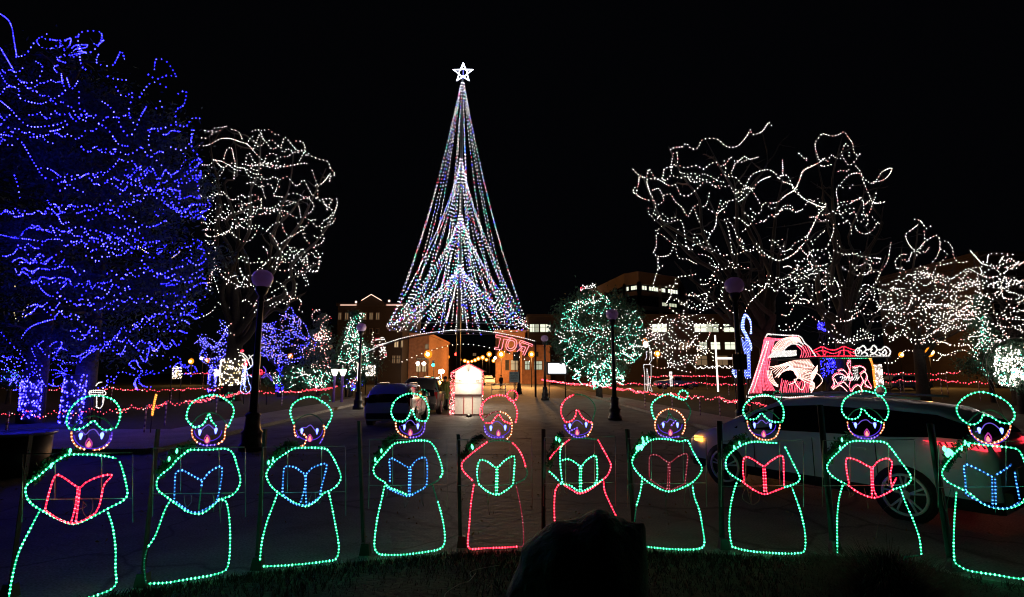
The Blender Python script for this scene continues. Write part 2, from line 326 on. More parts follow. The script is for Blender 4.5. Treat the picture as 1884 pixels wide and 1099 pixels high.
# ------------------------------------------------------------------ caroller light figures
ZA = (0, 700, .3631); ZB = (460, 700, .3631); ZC = (920, 700, .3631); ZE = (1270, 700, .3276)
g, r_, b_, pe, pu, di, dr, wh = 'green', 'red', 'blue', 'peach', 'purple', 'dim', 'dimred', 'white'
CAR = [
 dict(z=ZA, lab="green caroller light figure with a pink-red songbook, leftmost in the row", gl=g,
  hat=[(g,[(355,250),(338,220),(342,180),(365,135),(410,95),(470,78),(530,82),(580,105),(608,150),(605,200),(585,245)])],
  brim=[(g,[(368,250),(410,245),(445,225),(475,205),(500,232),(530,252),(575,245)])], arc=[(362,250),(400,205),(465,181),(530,198),(575,245)],
  face=[(pe,[(362,258),(365,300),(390,335),(430,350)]),(pe,[(470,354),(520,345),(555,315)]),(pu,[(530,338),(560,305),(568,262)])],
  brow=[(390,262),(412,256),(436,274),(455,255),(478,248),(495,262),(505,278),(522,260),(545,262)], eyes=[(413,277),(520,275)], mouth=(452,315),
  torso=[(g,[(340,376),(270,420),(200,482),(145,522),(130,548),(135,590),(165,630),(240,675),(310,710),(370,728),(430,712),(500,675),(560,643),(620,612),(645,580),(640,530),(620,450),(605,410)]),(g,[(340,376),(440,376),(520,382),(590,396)])],
  book=[(r_,[(232,655),(255,560),(285,482),(325,490),(402,540),(440,515),(500,488),(570,478),(530,530),(510,620),(490,665)]),(r_,[(398,540),(385,640),(365,715)]),(r_,[(408,545),(398,640),(388,712)]),(r_,[(232,655),(300,700),(370,722),(430,705),(490,668)])],
  skirt=[(g,[(202,660),(150,760),(100,860),(70,960),(45,1099),(40,1180)]),(g,[(545,665),(570,740),(585,850),(585,960),(590,1020),(565,1058),(500,1085),(440,1105),(260,1150),(60,1190)])]),
 dict(z=ZA, lab="green caroller light figure with a dim blue book, second from the left", gl=g,
  hat=[(g,[(985,240),(955,210),(945,180),(960,130),(990,100),(1040,80),(1090,75),(1140,95),(1175,125),(1185,160),(1170,205),(1152,240)])], pom=(di,(1165,85),22),
  brim=[(g,[(980,240),(1020,230),(1045,200),(1058,168),(1072,205),(1095,232)])], arc=[(972,225),(1005,183),(1058,163),(1110,178),(1148,222)],
  face=[(pe,[(972,245),(975,285),(1000,315)]),(pe,[(1100,325),(1135,300),(1140,260),(1148,225)]),(pu,[(1005,318),(1040,330),(1095,326)])],
  brow=[(1000,245),(1020,254),(1035,238),(1058,225),(1078,240),(1092,255)], eyes=[(1014,258),(1095,250)], mouth=(1050,295),
  torso=[(g,[(960,352),(900,398),(865,440),(815,480),(795,510),(800,555),(850,595),(900,632),(950,665),(1005,677),(1050,660),(1110,607),(1170,585),(1205,550),(1218,500),(1200,430),(1180,370),(1140,347),(1060,352),(960,352)])],
  book=[(b_,[(885,605),(890,480),(905,458),(930,455),(975,480),(1025,503),(1055,470),(1090,445),(1122,436),(1125,480),(1110,570),(1097,605)]),(b_,[(1025,503),(1022,540)]),(di,[(1020,545),(1008,655)]),(b_,[(890,610),(950,655),(1000,668),(1060,640),(1100,612)])],
  skirt=[(g,[(860,612),(830,670),(790,780),(748,848)]),(di,[(745,855),(730,930),(740,1028)]),(g,[(750,1030),(850,1025),(940,1010),(1060,990),(1130,970),(1155,940),(1165,860),(1165,740),(1155,650),(1140,610),(1100,605)])]),
 dict(z=ZB, lab="green caroller with blue book and a spiral on its cheek, third from the left", gl=g,
  hat=[(g,[(222,222),(205,170),(212,130),(245,100),(290,85),(330,88),(370,110),(400,135),(415,170),(405,205),(385,240)])], pom=(di,(380,95),26),
  brim=[], arc=[(225,215),(260,186),(305,172),(345,188),(372,222)],
  face=[(pe,[(225,225),(225,260),(234,288)]),(pe,[(255,262),(285,288),(275,326),(255,332)]),(pe,[(372,225),(378,260),(370,290)]),(pu,[(235,285),(250,290)]),(pu,[(370,292),(352,322)])],
  brow=[(248,255),(268,238),(283,240),(305,226),(320,240),(328,254)], eyes=[(263,252),(340,253)], mouth=(303,290),
  torso=[(g,[(220,345),(285,342),(380,347),(410,375),(440,430),(460,485),(450,520),(420,550),(370,575),(330,615),(285,637),(235,625),(190,600),(150,575),(110,540),(87,500),(85,465),(120,415),(165,380),(220,345)])],
  book=[(b_,[(165,570),(172,450),(190,435),(230,440),(280,472),(320,440),(385,422),(378,480),(362,540),(355,580)]),(b_,[(278,474),(278,540),(255,620)]),(b_,[(284,474),(282,540),(285,625)]),(b_,[(165,575),(210,615),(260,632),(310,620),(355,585)])],
  skirt=[(g,[(140,572),(115,640),(85,720),(60,820),(50,915)]),(g,[(62,942),(150,940),(280,930),(400,915),(435,905),(450,860),(445,800),(430,720),(415,640),(400,572)])]),
 dict(z=ZB, lab="green caroller light figure with a blue book in front of the parked white car", gl=g,
  hat=[(g,[(735,205),(715,165),(725,120),(750,90),(800,68),(850,72),(885,95),(905,140),(905,180),(890,210)])], pom=(di,(876,68),22),
  brim=[(g,[(735,205),(775,208),(800,190),(813,160),(818,150)]),(g,[(824,150),(835,185),(855,203),(890,207)])], arc=None,
  face=[(pe,[(738,210),(742,245),(765,275),(800,290)]),(pu,[(805,290),(850,285),(880,260),(887,215)])],
  brow=[(765,228),(785,225),(797,208),(815,202),(830,215),(838,225),(860,212)], eyes=[(782,233),(850,228)], mouth=(812,262),
  torso=[(g,[(962,495),(975,470),(970,430),(950,370),(925,325),(900,308),(850,305),(790,312),(740,318),(715,335),(680,375),(640,420),(625,455),(640,490),(680,515),(700,540),(750,560),(800,582)]),(di,[(800,582),(850,560),(880,545),(940,515),(962,498)])],
  book=[(b_,[(708,515),(710,460),(708,395),(750,410),(808,440),(840,405),(885,390),(897,430),(895,520),(880,545)]),(b_,[(806,442),(803,578)]),(b_,[(814,442),(811,575)]),(b_,[(690,540),(750,570),(800,585),(850,562),(880,545)])],
  skirt=[(g,[(683,530),(665,610),(645,700),(632,800),(632,850),(655,880),(720,885),(800,882),(900,868),(960,855),(985,825),(985,760),(970,680),(950,610)]),(di,[(948,605),(925,530)])]),
 dict(z=ZB, lab="red caroller light figure with a green book and red pompom hat beside the kiosk", gl=r_,
  hat=[(r_,[(1185,205),(1168,180),(1168,140),(1190,105),(1225,82),(1267,75),(1307,85),(1337,115),(1352,150),(1352,185),(1345,215)])], pom=(r_,(1329,78),27),
  brim=[(r_,[(1190,215),(1225,215),(1242,190),(1262,175),(1285,205),(1322,220)])], arc=None,
  face=[(dr,[(1190,190),(1225,165),(1258,157)]),(pe,[(1262,157),(1300,172),(1325,205),(1327,240),(1322,275),(1300,300)]),(pu,[(1187,225),(1192,260),(1215,285),(1250,291),(1290,287)])],
  brow=[(1222,226),(1238,212),(1255,208),(1275,222),(1282,230)], eyes=[(1220,238),(1292,235)], mouth=(1258,265),
  torso=[(r_,[(1205,310),(1150,350),(1090,400),(1072,430),(1085,465),(1130,510)]),(r_,[(1327,315),(1357,345),(1382,390),(1397,440)]),(di,[(1205,310),(1270,305),(1327,315)]),(di,[(1397,440),(1405,470),(1390,500),(1340,525)])],
  book=[(g,[(1155,515),(1150,460),(1160,410),(1180,402),(1210,415),(1250,440),(1290,405),(1337,385),(1337,460),(1332,525)]),(g,[(1248,442),(1244,570)]),(g,[(1254,442),(1252,572)]),(g,[(1155,520),(1200,560),(1250,577),(1290,560),(1332,528)])],
  skirt=[(r_,[(1135,525),(1120,620),(1112,720),(1105,800),(1105,840),(1125,855),(1200,850),(1300,847),(1355,842)]),(dr,[(1357,842),(1385,830),(1380,700),(1355,560),(1345,530)])]),
 dict(z=ZC, lab="red caroller with green book and half-unlit red hat, behind the boulder", gl=r_,
  hat=[(r_,[(330,212),(310,170),(312,130),(335,95),(375,72)]),(di,[(378,72),(430,78),(470,110),(482,150),(465,212)])], pom=None,
  brim=[(r_,[(330,212),(360,207),(380,185),(388,150)]),(r_,[(396,150),(415,185),(440,205),(468,215)])], arc=[(328,195),(365,158),(408,153),(450,180),(468,210)],
  face=[(pu,[(328,222),(340,255),(375,285),(405,290),(432,282)]),(pu,[(345,262),(395,238)]),(pe,[(468,215),(462,250),(440,285)])],
  brow=[(362,226),(375,208),(392,203),(408,212),(418,224)], eyes=[(353,227),(435,220)], mouth=(390,260),
  torso=[(r_,[(355,298),(320,325),(280,360),(250,400)]),(r_,[(495,300),(520,345),(550,400),(562,435),(545,480),(520,505)]),(di,[(355,298),(420,294),(495,300)]),(g,[(245,460),(265,475),(300,512)]),(r_,[(322,528),(360,552),(400,573),(450,557),(515,510)])],
  book=[(g,[(320,315),(305,350),(305,430),(315,515)]),(g,[(310,405),(345,398),(380,415),(410,435),(435,405),(480,380),(490,420),(490,500),(472,525)]),(g,[(403,437),(402,562)]),(g,[(411,437),(410,565)]),(g,[(300,520),(355,532),(400,560),(450,545),(520,500)])],
  skirt=[(r_,[(300,525),(280,560),(275,640),(278,745),(285,835),(300,850),(600,850),(625,835),(618,760),(600,712),(560,630),(530,560),(525,510)])]),
 dict(z=ZC, lab="green caroller with dim pink book, full peach face ring and bright shoulder bulbs", gl=g, shoulder=(708,328,20),
  hat=[(g,[(785,200),(770,160),(770,120),(800,90),(850,70),(890,85),(930,100)]),(di,[(940,110),(965,150),(957,190),(940,215)])], pom=(g,(928,75),24),
  brim=[(di,[(855,150),(853,180),(840,202)]),(di,[(860,165),(875,190),(905,205)])], arc=None,
  face=[(pe,[(795,262),(785,235),(788,205),(805,172),(835,150),(870,145),(910,165),(935,200),(937,240),(922,275)]),(pu,[(792,250),(812,277),(860,290),(912,284)]),(pu,[(865,232),(890,205)])],
  brow=[(812,225),(830,208),(845,212),(860,196),(878,206)], eyes=[(825,222),(897,222)], mouth=(862,262),
  torso=[(g,[(735,325),(760,305),(800,297),(860,300),(910,310),(950,305),(970,345),(1000,400),(1022,440),(1010,480),(970,520),(910,550),(850,563),(790,540),(730,500),(690,460),(670,420),(680,380),(710,345),(735,325)])],
  book=[(dr,[(755,490),(755,400),(765,378),(800,380),(855,415),(900,385),(945,372),(945,430),(935,520)]),(dr,[(851,417),(846,552)]),(dr,[(859,417),(856,552)]),(dr,[(757,497),(800,530),(855,553),(900,538),(935,520)])],
  skirt=[(g,[(722,490),(712,560),(690,640)]),(di,[(690,645),(680,740),(690,832)]),(g,[(700,838),(800,850),(900,857),(1000,855),(1035,830),(1025,740),(1010,660),(985,590),(975,530)])]),
 dict(z=ZE, lab="green caroller with a bright red book in front of the grey car's front door", gl=g,
  hat=[(g,[(320,220),(298,180),(305,140),(340,105),(385,85),(440,85),(490,110),(520,150),(525,200),(515,238)])], pom=(di,(490,85),25),
  brim=[(g,[(330,220),(370,215),(400,185),(425,210),(460,232),(510,235)])], arc=[(322,205),(360,172),(410,163),(460,180),(500,218)],
  face=[(pe,[(320,225),(330,270),(370,318),(420,335),(470,325),(495,290),(505,245)])],
  brow=[(350,232),(374,243),(388,228),(403,224),(424,242),(440,232),(465,234)], eyes=[(357,248),(447,250)], mouth=(410,298),
  torso=[(g,[(490,352),(440,350),(370,345),(320,352),(270,375),(220,415),(200,455),(205,500),(230,530),(285,565)]),(g,[(530,370),(560,430),(590,490),(615,545),(600,575),(550,595),(522,602)])],
  book=[(r_,[(300,565),(292,500),(297,440),(320,430),(360,450),(410,480),(450,450),(512,422),(520,500),(522,590)]),(r_,[(405,490),(411,625)]),(r_,[(416,490),(424,625)]),(r_,[(285,560),(305,580),(360,617),(415,637),(470,620),(522,600)])],
  skirt=[(g,[(262,570),(240,640),(222,740),(220,840),(232,920),(250,940),(340,960),(430,968),(540,973),(625,968),(645,940),(645,860),(625,760),(600,680),(570,600)])]),
 dict(z=ZE, lab="green caroller with red book before the car's rear wheel, behind the grass clump", gl=g,
  hat=[(g,[(880,215),(852,175),(855,130),(880,95),(930,68),(980,60),(1040,75),(1085,105),(1110,150),(1112,190),(1095,225)])], pom=(g,(1068,60),30),
  brim=[(g,[(880,215),(920,218),(950,200),(962,162)]),(g,[(975,162),(1000,195),(1040,222),(1085,240)])], arc=[(886,210),(925,168),(985,153),(1040,175),(1085,222)],
  face=[(pe,[(882,230),(890,270),(915,305)]),(pu,[(915,305),(960,325),(1020,327),(1060,305)]),(pe,[(1064,302),(1085,270),(1088,235)])],
  brow=[(908,235),(938,247),(960,228),(990,222),(1015,240),(1045,235)], eyes=[(925,247),(1033,247)], mouth=(990,292),
  torso=[(g,[(1000,342),(1090,348),(1130,385),(1170,440),(1215,500),(1240,545),(1225,580),(1180,600),(1140,612)]),(g,[(1000,342),(900,345),(840,395),(785,450),(768,490),(785,525),(830,560),(880,585)])],
  book=[(r_,[(890,580),(878,520),(872,450),(890,435),(940,450),(1015,487),(1050,455),(1100,437),(1130,460),(1120,530),(1130,600)]),(r_,[(1012,487),(1018,650)]),(r_,[(1022,487),(1026,600),(1045,650)]),(r_,[(880,585),(950,632),(1025,657),(1080,642),(1135,612)]),(r_,[(1130,595),(1155,545)])],
  skirt=[(g,[(857,585),(835,670),(825,780),(825,880),(827,975)]),(g,[(1180,605),(1210,690),(1250,780),(1285,880),(1298,975)]),(di,[(830,985),(1060,1000),(1290,985)])]),
 dict(z=ZE, lab="green caroller light figure with a dotted blue book, rightmost in the row", gl=g, shoulder=(1450,410,26),
  hat=[(g,[(1560,245),(1515,210),(1495,160),(1520,115),(1570,80),(1630,65),(1700,80),(1770,115),(1810,160),(1822,205),(1800,240)])], pom=None,
  brim=[(g,[(1560,248),(1605,245),(1635,220),(1645,195),(1690,205),(1740,235),(1800,245)])], arc=[(1562,235),(1610,188),(1680,168),(1740,190),(1792,240)],
  face=[(pe,[(1562,255),(1580,300),(1625,338),(1690,358),(1750,340),(1785,310),(1800,250)]),(pe,[(1700,355),(1760,325),(1790,280)])],
  brow=[(1600,290),(1632,278),(1655,248),(1685,240),(1712,252),(1735,272)], eyes=[(1622,275),(1748,278)], mouth=(1673,320),
  torso=[(g,[(1560,350),(1640,362),(1740,372),(1820,382),(1850,400),(1875,450),(1900,540),(1895,620),(1860,690),(1780,720),(1700,715),(1630,685),(1570,635),(1500,600),(1440,565),(1415,530),(1425,490),(1470,430),(1520,375),(1560,350)])],
  book=[(b_,[(1548,640),(1545,560),(1540,475),(1600,490),(1695,540)]),(b_,[(1715,530),(1750,510),(1800,475),(1797,468)]),(b_,[(1822,510),(1828,560),(1850,670)]),(b_,[(1695,545),(1698,700)]),(b_,[(1712,545),(1716,695)]),(b_,[(1550,640),(1630,682),(1700,712),(1790,714),(1850,680)])],
  skirt=[(g,[(1495,625),(1485,760),(1480,880),(1482,1000),(1500,1035),(1570,1070),(1700,1090),(1870,1115),(1930,1080),(1940,900),(1900,650)])]),
]
EYE = emi("eye_bulb", (0.10, 0.14, 1.0), 5.0); MOUTH = emi("mouth_bulb", (1.0, 0.12, 0.10), 3.0); BGRN = emi("garland_bulb", (0.08, 1.0, 0.40), 4.5)
def caroller(i, d):
    n = len(BPT); base = BPT[i]
    a = BPT[max(i - 1, 0)]; b = BPT[min(i + 1, n - 1)]; t = (b - a).normalized(); nrm = Vector((-t.y, t.x, 0))
    ox, oy, s = d['z']
    def W(p, off=0.0):
        dd = ray(ox + p[0] * s, oy + p[1] * s); o = Vector((0, 0, CH)); k = ((base - o).dot(nrm)) / dd.dot(nrm)
        return o + dd * k - nrm * off
    fx = sum(p[0] for p in d['eyes']) / 2; fy = d['mouth'][1] - 10
    sc_ = (W((fx + 50, fy)) - W((fx, fy))).length / 50       # metres per zoom pixel here
    root = thing("caroller_light_figure", d['lab'], "light figure", base, "caroller light figures along the bank")
    def ropes(name, lst, off=0.0):
        if not lst: return None
        m = MB()
        for c, pts in lst: rope(m, cr([W(p, off) for p in pts], 5), c, rb=.0098 if c not in ('dim', 'dimred') else .0075)
        return part(m, name, root)
    ropes("hat", d['hat'])
    if d.get('pom'):
        c, (x, y), r = d['pom']; m = MB(); rope(m, cr([W((x + r * math.cos(q * math.pi / 4), y + r * math.sin(q * math.pi / 4))) for q in range(8)], 4, True), c); part(m, "pompom", root)
    ropes("hat_brim", d['brim'])
    ropes("face_outline", d['face'])
    ropes("cape", d['torso']); ropes("songbook", d['book'], 0.02); ropes("skirt", d['skirt'])
    m = MB(); m.tube(cr([W(p, .01) for p in d['brow']], 4), .005, emi("brow_tube", (.20, .12, .75), .55), 5); part(m, "brow", root)
    es = abs(d['eyes'][1][0] - d['eyes'][0][0]); ey = (d['eyes'][0][1] + d['eyes'][1][1]) / 2
    m = MB(); m.tube(cr([W((fx + .86 * es * math.cos(q * math.pi / 10), ey + .66 * es * math.sin(q * math.pi / 10)), .004) for q in range(11)], 2), .0045, emi("chin_tube", (.12, .04, .85), .55), 5); part(m, "chin_line", root)
    for e in d['eyes']:
        m = MB(); m.lathe(W(e, .02), [(.004, -.040), (.010, -.02), (.0155, 0), (.013, .014), (.004, .022)], EYE, 8); part(m, "eye", root)
    x, y = d['mouth']; q = .085 / sc_ / 2.9
    m = MB(); m.tube(cr([W(p, .012) for p in [(x, y - q * 1.15), (x + q * .75, y), (x + q * .6, y + q), (x, y + q * 1.3), (x - q * .6, y + q), (x - q * .75, y), (x, y - q * 1.15)]], 4), .006, emi("mouth_tube", (.45, .05, .35), .7), 5); mo = part(m, "mouth", root)
    m = MB(); m.lathe(W((x, y + q * .5), .015), [(.004, -.022), (.014, -.012), (.016, 0), (.009, .018), (.002, .034)], MOUTH, 8); part(m, "mouth_bulb", mo)
    # dark-blue face fill is an open back: a thin wire ring plus the welded rod frame
    m = MB()
    if d.get('arc'): m.tube(cr([W(p, -.006) for p in d['arc']], 5), .006, mat("green_rope_unlit", (.12, .22, .16), .35, noise_amt=.1), 5)
    if d.get('arc'): part(m, "unlit_rope", root)
    m = MB()
    xs = [p[0] for c, l in d['torso'] for p in l]; x0, x1 = min(xs), max(xs); ty = min(p[1] for c, l in d['torso'] for p in l)
    hy = ty + (300 if s > .35 else 330) * .82 * .92
    sk = [p for c, l in d['skirt'] for p in l]; by = max(p[1] for p in sk)
    for yy in (ty - 6, hy): m.tube([W((x0 - 22, yy + 4), -.02), W((x1 + 22, yy - 2), -.02)], .0042, ROD, 5)
    for xx in (x0 + (x1 - x0) * .28, x1 - (x1 - x0) * .26): m.tube([W((xx, ty - 4), -.024), W((xx, hy), -.024)], .004, ROD, 5)
    m.tube([W((x1 + 24, ty), -.02), W((x1 + 26, hy + 120), -.02)], .0042, ROD, 5)
    m.tube([W((x0 - 20, ty), -.02), W((x0 - 24, hy + 120), -.02)], .0042, ROD, 5)
    for xx in (min(p[0] for p in sk) + 30, max(p[0] for p in sk) - 30):
        pp = W((xx, by - 6), -.02); st_ = MB(); st_.tube([pp, Vector((pp.x, pp.y, -.05))], .006, ROD, 5); part(st_, "stake", root)
    part(m, "frame", root)
    rr = random.Random(i + 40)
    for q in range(2 + i % 2):
        sx = rr.uniform(x0 + 30, x1 - 30); ex = sx + rr.uniform(-60, 60); dp = rr.uniform(50, 170)
        m = MB(); m.tube(cr([W((sx, hy), -.03), W((sx + (ex - sx) * .2 + rr.uniform(-15, 15), hy + dp * .6), -.03), W(((sx + ex) / 2, hy + dp), -.02), W((ex + rr.uniform(-20, 20), hy + dp * .7), -.03), W((ex, hy + 15), -.03)], 6), .0028, CORD, 4); part(m, "cord", root)
    # garland from neck to the left elbow
    m = MB(); k = m.m(GARL)
    lx = d['torso'][0][1]; e = min((p for c, l in d['torso'] for p in l), key=lambda p: p[0])
    A = Vector(W((fx - 75, ty - 18), -.05)); B = Vector(W((e[0] + 6, e[1] - 30), -.05))
    line = cr([A, A.lerp(B, .5) + Vector((0, 0, .06)), B], 12)
    for p in resample(line, .012):
        for q in range(16): m.leaf(p + Vector([rr.gauss(0, .022) for _ in range(3)]), .026, k, rr)
    nb = 2 if not d.get('shoulder') else 3
    for q in range(nb):
        p = line[rr.randrange(4, len(line) - 3)] - nrm * .045 + Vector((rr.uniform(-.03, .03), 0, rr.uniform(-.03, .03)))
        mb_ = MB(); mb_.lathe(p, [(.002, -.024), (.010, -.008), (.009, .01), (.003, .024)], BGRN, 7); part(mb_, "garland_bulb", root)
    if d.get('shoulder'):
        x, y, r = d['shoulder']
        for q in range(6):
            p = W((x + rr.uniform(-r, r), y + rr.uniform(-r, r)), .0); mb_ = MB(); mb_.lathe(p, [(.003, -.03), (.016, -.01), (.015, .012), (.004, .03)], BGRN, 8); part(mb_, "garland_bulb", root)
    part(m, "garland", root)
for i, d in enumerate(CAR): caroller(i, d)

# ---- steel posts the figures are wired to
POSTS = [((57, 800), (17, 1099), "leaning dark steel post left of the leftmost caroller"), ((292, 790), (262, 1078), "dark steel post left of the second caroller from the left"),
 ((490, 790), (474, 1047), "dark steel post left of the third caroller from the left"), ((663, 775), (672, 1020), "dark steel post left of the caroller at the white car"),
 ((846, 800), (850, 1006), "dark steel post with a red glow beside the red caroller"), ((1003, 790), (1003, 1004), "dark steel post right of the red caroller"),
 ((1157, 790), (1172, 1005), "dark steel post rising behind the right end of the boulder"), ((1327, 775), (1332, 1010), "dark steel post at the grey car's front wheel"),
 ((1512, 745), (1537, 1016), "tall dark steel post left of the grass clump"), ((1715, 780), (1756, 1050), "dark steel post left of the rightmost caroller")]
for (t0, b0, lab) in POSTS:
    g0 = G(*b0); d0 = ray(*t0); q = Vector((0, 0, CH)) + d0 * (g0.y / d0.y)
    root = thing("fence_post", lab, "post", g0, "steel posts between the carollers")
    m = MB(); ax = (q - g0).normalized(); rm = ax.to_track_quat('Z', 'Y').to_matrix(); L = (q - g0).length
    for dx, dy, sx, sy in ((0, 0, .045, .006), (-.0225, .0225, .006, .04)):
        m.box((g0 + q) / 2 + Vector((dx, dy, 0)), (sx, sy, L), STEEL, rm)
    for h in range(9): m.box(g0 + ax * (L * (h + 1) / 10) + Vector((.006, -.005, 0)), (.010, .005, .010), BLACKP, rm)
    part(m, "angle_bar", root)
    m = MB(); m.box(g0 + Vector((0, 0, .05)), (.12, .10, .14), BLACKP, taper=.7); part(m, "foot", root)

# ---- boulder, grass clump, twigs in the foreground
def boulder():
    m = MB(); k = m.m(ROCK); prof = [(958, 1010), (985, 985), (1010, 962), (1050, 958), (1070, 945), (1085, 938), (1105, 945), (1120, 956), (1150, 960), (1165, 957), (1180, 965), (1187, 985), (1182, 1020), (1178, 1099)]
    Y = 4.9; base = G(1085, 1150); bm = bmesh.new(); bmesh.ops.create_icosphere(bm, subdivisions=5, radius=1)
    c = Vector((P(1075, 1040, Y).x, Y, 0)); 
    def ztop(x):
        px = 942 + (x / Y) * F / 1.06
        if px <= prof[0][0]: return P(0, 1030, Y).z - (prof[0][0] - px) * .012
        for (a, b), (a2, b2) in zip(prof, prof[1:]):
            if a <= px <= a2 and a2 > a: return P(px, b + (b2 - b) * (px - a) / (a2 - a), Y).z
        return 0.2
    xl, xr = P(925, 1040, Y).x, P(1188, 1000, Y).x; cx = (xl + xr) / 2; hw = (xr - xl) / 2
    for v in bm.verts:
        x = cx + v.co.x * hw * 1.0; y = Y + v.co.y * .42
        zt = ztop(max(xl + .02, min(xr - .04, x)))
        ring = max(0.0, 1 - v.co.y ** 2 * .9 ) ** .35
        z = v.co.z
        if z >= 0: zz = zt * (min(1, (z / max(.02, math.sqrt(max(0, 1 - v.co.x ** 2)))) ** .55 if z > 0 else 0)) * 1.0
        else: zz = z * .2
        n = noise.fractal(Vector((x * 3, y * 3, zz * 3)), 1, 2, 5)
        n2 = noise.fractal(Vector((x * 14, y * 14, zz * 14)), 1, 2, 4)
        v.co = Vector((x + n * .02 + n2 * .018, y + n * .05 + n2 * .02, zz + n * .012 + n2 * .016))
    for v in bm.verts: v.index
    bm.verts.ensure_lookup_table(); n0 = 0
    for v in bm.verts: m.v.append(v.co.copy())
    for f in bm.faces: m.face([v.index for v in f.verts], k, True)
    bm.free(); o = m.build("boulder", None, (c.x, c.y, 0)); tag(o, "large black boulder with a jagged top lying on the bank in front of the carollers", "boulder")
boulder()
def clump():
    Y = 4.9; c = P(1632, 1035, Y); c.z = .1; m = MB(); k = m.m(GRASS); r = random.Random(5)
    for i in range(3600):
        a = r.uniform(0, 6.28); rad = abs(r.gauss(0, .22)); b = c + Vector((math.cos(a) * rad, math.sin(a) * rad * .8, -.12))
        L = r.uniform(.16, .38) * (1.15 - rad); out = rad * 1.0 + r.uniform(0, .18); dr2 = Vector((math.cos(a), math.sin(a), 0)); sd = Vector((-dr2.y, dr2.x, 0)) * .0022
        if r.random() < .03: L *= 1.35
        p1 = b + dr2 * out * .3 + Vector((0, 0, L * .6)); p2 = b + dr2 * out * .8 + Vector((r.uniform(-.03, .03), r.uniform(-.03, .03), L * 1.0)); p3 = p2 + dr2 * out * .45 + Vector((0, 0, -L * .02))
        n = len(m.v); m.v += [b - sd, b + sd, p1 + sd, p1 - sd, p2 + sd * .7, p2 - sd * .7, p3]
        m.face([n, n + 1, n + 2, n + 3], k); m.face([n + 3, n + 2, n + 4, n + 5], k); m.face([n + 5, n + 4, n + 6], k)
    o = m.build("grass_clump", None, c); tag(o, "dark tuft of ornamental grass on the bank at right below the car", "grass clump")
clump()
for nm, lab, pts in (("twig", "pale curled twig lying on the dark bank left of the boulder", [(818, 1099), (822, 1090), (845, 1075), (862, 1070), (875, 1055), (868, 1062), (866, 1052), (890, 1045), (920, 1040)]),
                     ("stem", "thin pale dead stem arching beside the grass clump in front of the rear wheel", [(1612, 990), (1618, 955), (1628, 935), (1640, 932), (1652, 940)]),):
    m = MB(); m.tube(cr([G(x, y, .12) if nm == "twig" else P(x, y, 5.0) for x, y in pts], 6), .0025, mat("pale_stem", (.32, .27, .22), .8), 5)
    o = m.build(nm, None, G(pts[0][0], pts[0][1], .1)); tag(o, lab, nm)

# ------------------------------------------------------------------ decorated trees
def strand_mesh(pts3, mats_w, r, step, wr=0.003, jit=0.0):
    m = MB(); m.tube(pts3, wr, WIREB, 3)
    ks = [(m.m(a), w_) for a, w_ in mats_w]; tot = sum(w_ for _, w_ in ks)
    for p in resample(pts3, step):
        x = rnd.uniform(0, tot)
        for k, w_ in ks:
            x -= w_
            if x <= 0: break
        if jit: p = p + Vector((rnd.gauss(0, jit), rnd.gauss(0, jit), rnd.gauss(0, jit)))
        m.octa(p, r * rnd.uniform(.7, 1.2), k)
    return m
def limb(m, a, b, r0, r1, mt, seed, wob=.12, n=6, sides=7):
    rr = random.Random(seed); L = (b - a).length; pts = [a]
    for i in range(1, n): pts.append(a.lerp(b, i / n) + Vector([rr.gauss(0, wob * L * .35) * math.sin(math.pi * i / n) for _ in range(3)]))
    pts.append(b); m.tube(cr(pts, 3), r0, mt, sides, r1); return cr(pts, 3)
def bare_tree(root, base, h, targets, r0, seed, fork=.3, mt=BARKD, twigs=3):
    rr = random.Random(seed); m = MB(); top = base + Vector((0, 0, h * fork))
    m.tube([base - Vector((0, 0, .1)), base + Vector((0, 0, .25)), base + Vector((0, 0, h * fork * .5)), top], r0 * 1.25, mt, 10, r0 * .8)
    part(m, "trunk", root); m = MB()
    for i, t in enumerate(targets):
        line = limb(m, top - Vector((0, 0, h * fork * rr.uniform(0, .25))), Vector(t), r0 * rr.uniform(.3, .55), r0 * .04, mt, seed * 77 + i)
        for q in range(twigs):
            s_ = line[rr.randrange(len(line) // 3, len(line) - 1)]
            e = s_ + Vector((rr.gauss(0, 1), rr.gauss(0, 1), rr.uniform(-.1, 1.2))) * h * .08
            l2 = limb(m, s_, e, r0 * .12, r0 * .02, mt, seed * 99 + i * 7 + q, n=4, sides=4)
            for q2 in range(2):
                s2 = l2[rr.randrange(2, len(l2) - 1)]; limb(m, s2, s2 + Vector((rr.gauss(0, 1), rr.gauss(0, 1), rr.uniform(-.3, .8))) * h * .04, r0 * .04, r0 * .01, mt, q2, n=3, sides=3)
    part(m, "branches", root)
def crown_leaves(m, c, rad, n, size, mt, seed, cone=False, clumps=60, hollow=.55):
    rr = random.Random(seed); k = m.m(mt); c = Vector(c)
    cl = []
    for i in range(clumps):
        if cone:
            t = rr.random() ** .7; a = rr.uniform(0, 6.28); q = (1 - t) if False else t
            rad_h = rad[0] * q * rr.uniform(.75, 1.08)
            cl.append((c + Vector((math.cos(a) * rad_h, math.sin(a) * rad_h, rad[2] * (1 - 2 * q))), .5 + q))
        else:
            v = Vector((rr.gauss(0, 1), rr.gauss(0, 1), rr.gauss(0, 1))).normalized() * (hollow + (1 - hollow) * rr.random() ** .5)
            cl.append((c + Vector((v.x * rad[0], v.y * rad[1], v.z * rad[2])), 1))
    sg = (rad[0] + rad[2]) / 2 * (1.9 / math.sqrt(clumps))
    for i in range(n):
        p, w_ = cl[rr.randrange(clumps)]
        m.leaf(p + Vector((rr.gauss(0, sg * .55), rr.gauss(0, sg * .55), rr.gauss(0, sg * .4))) * w_, size, k, rr)
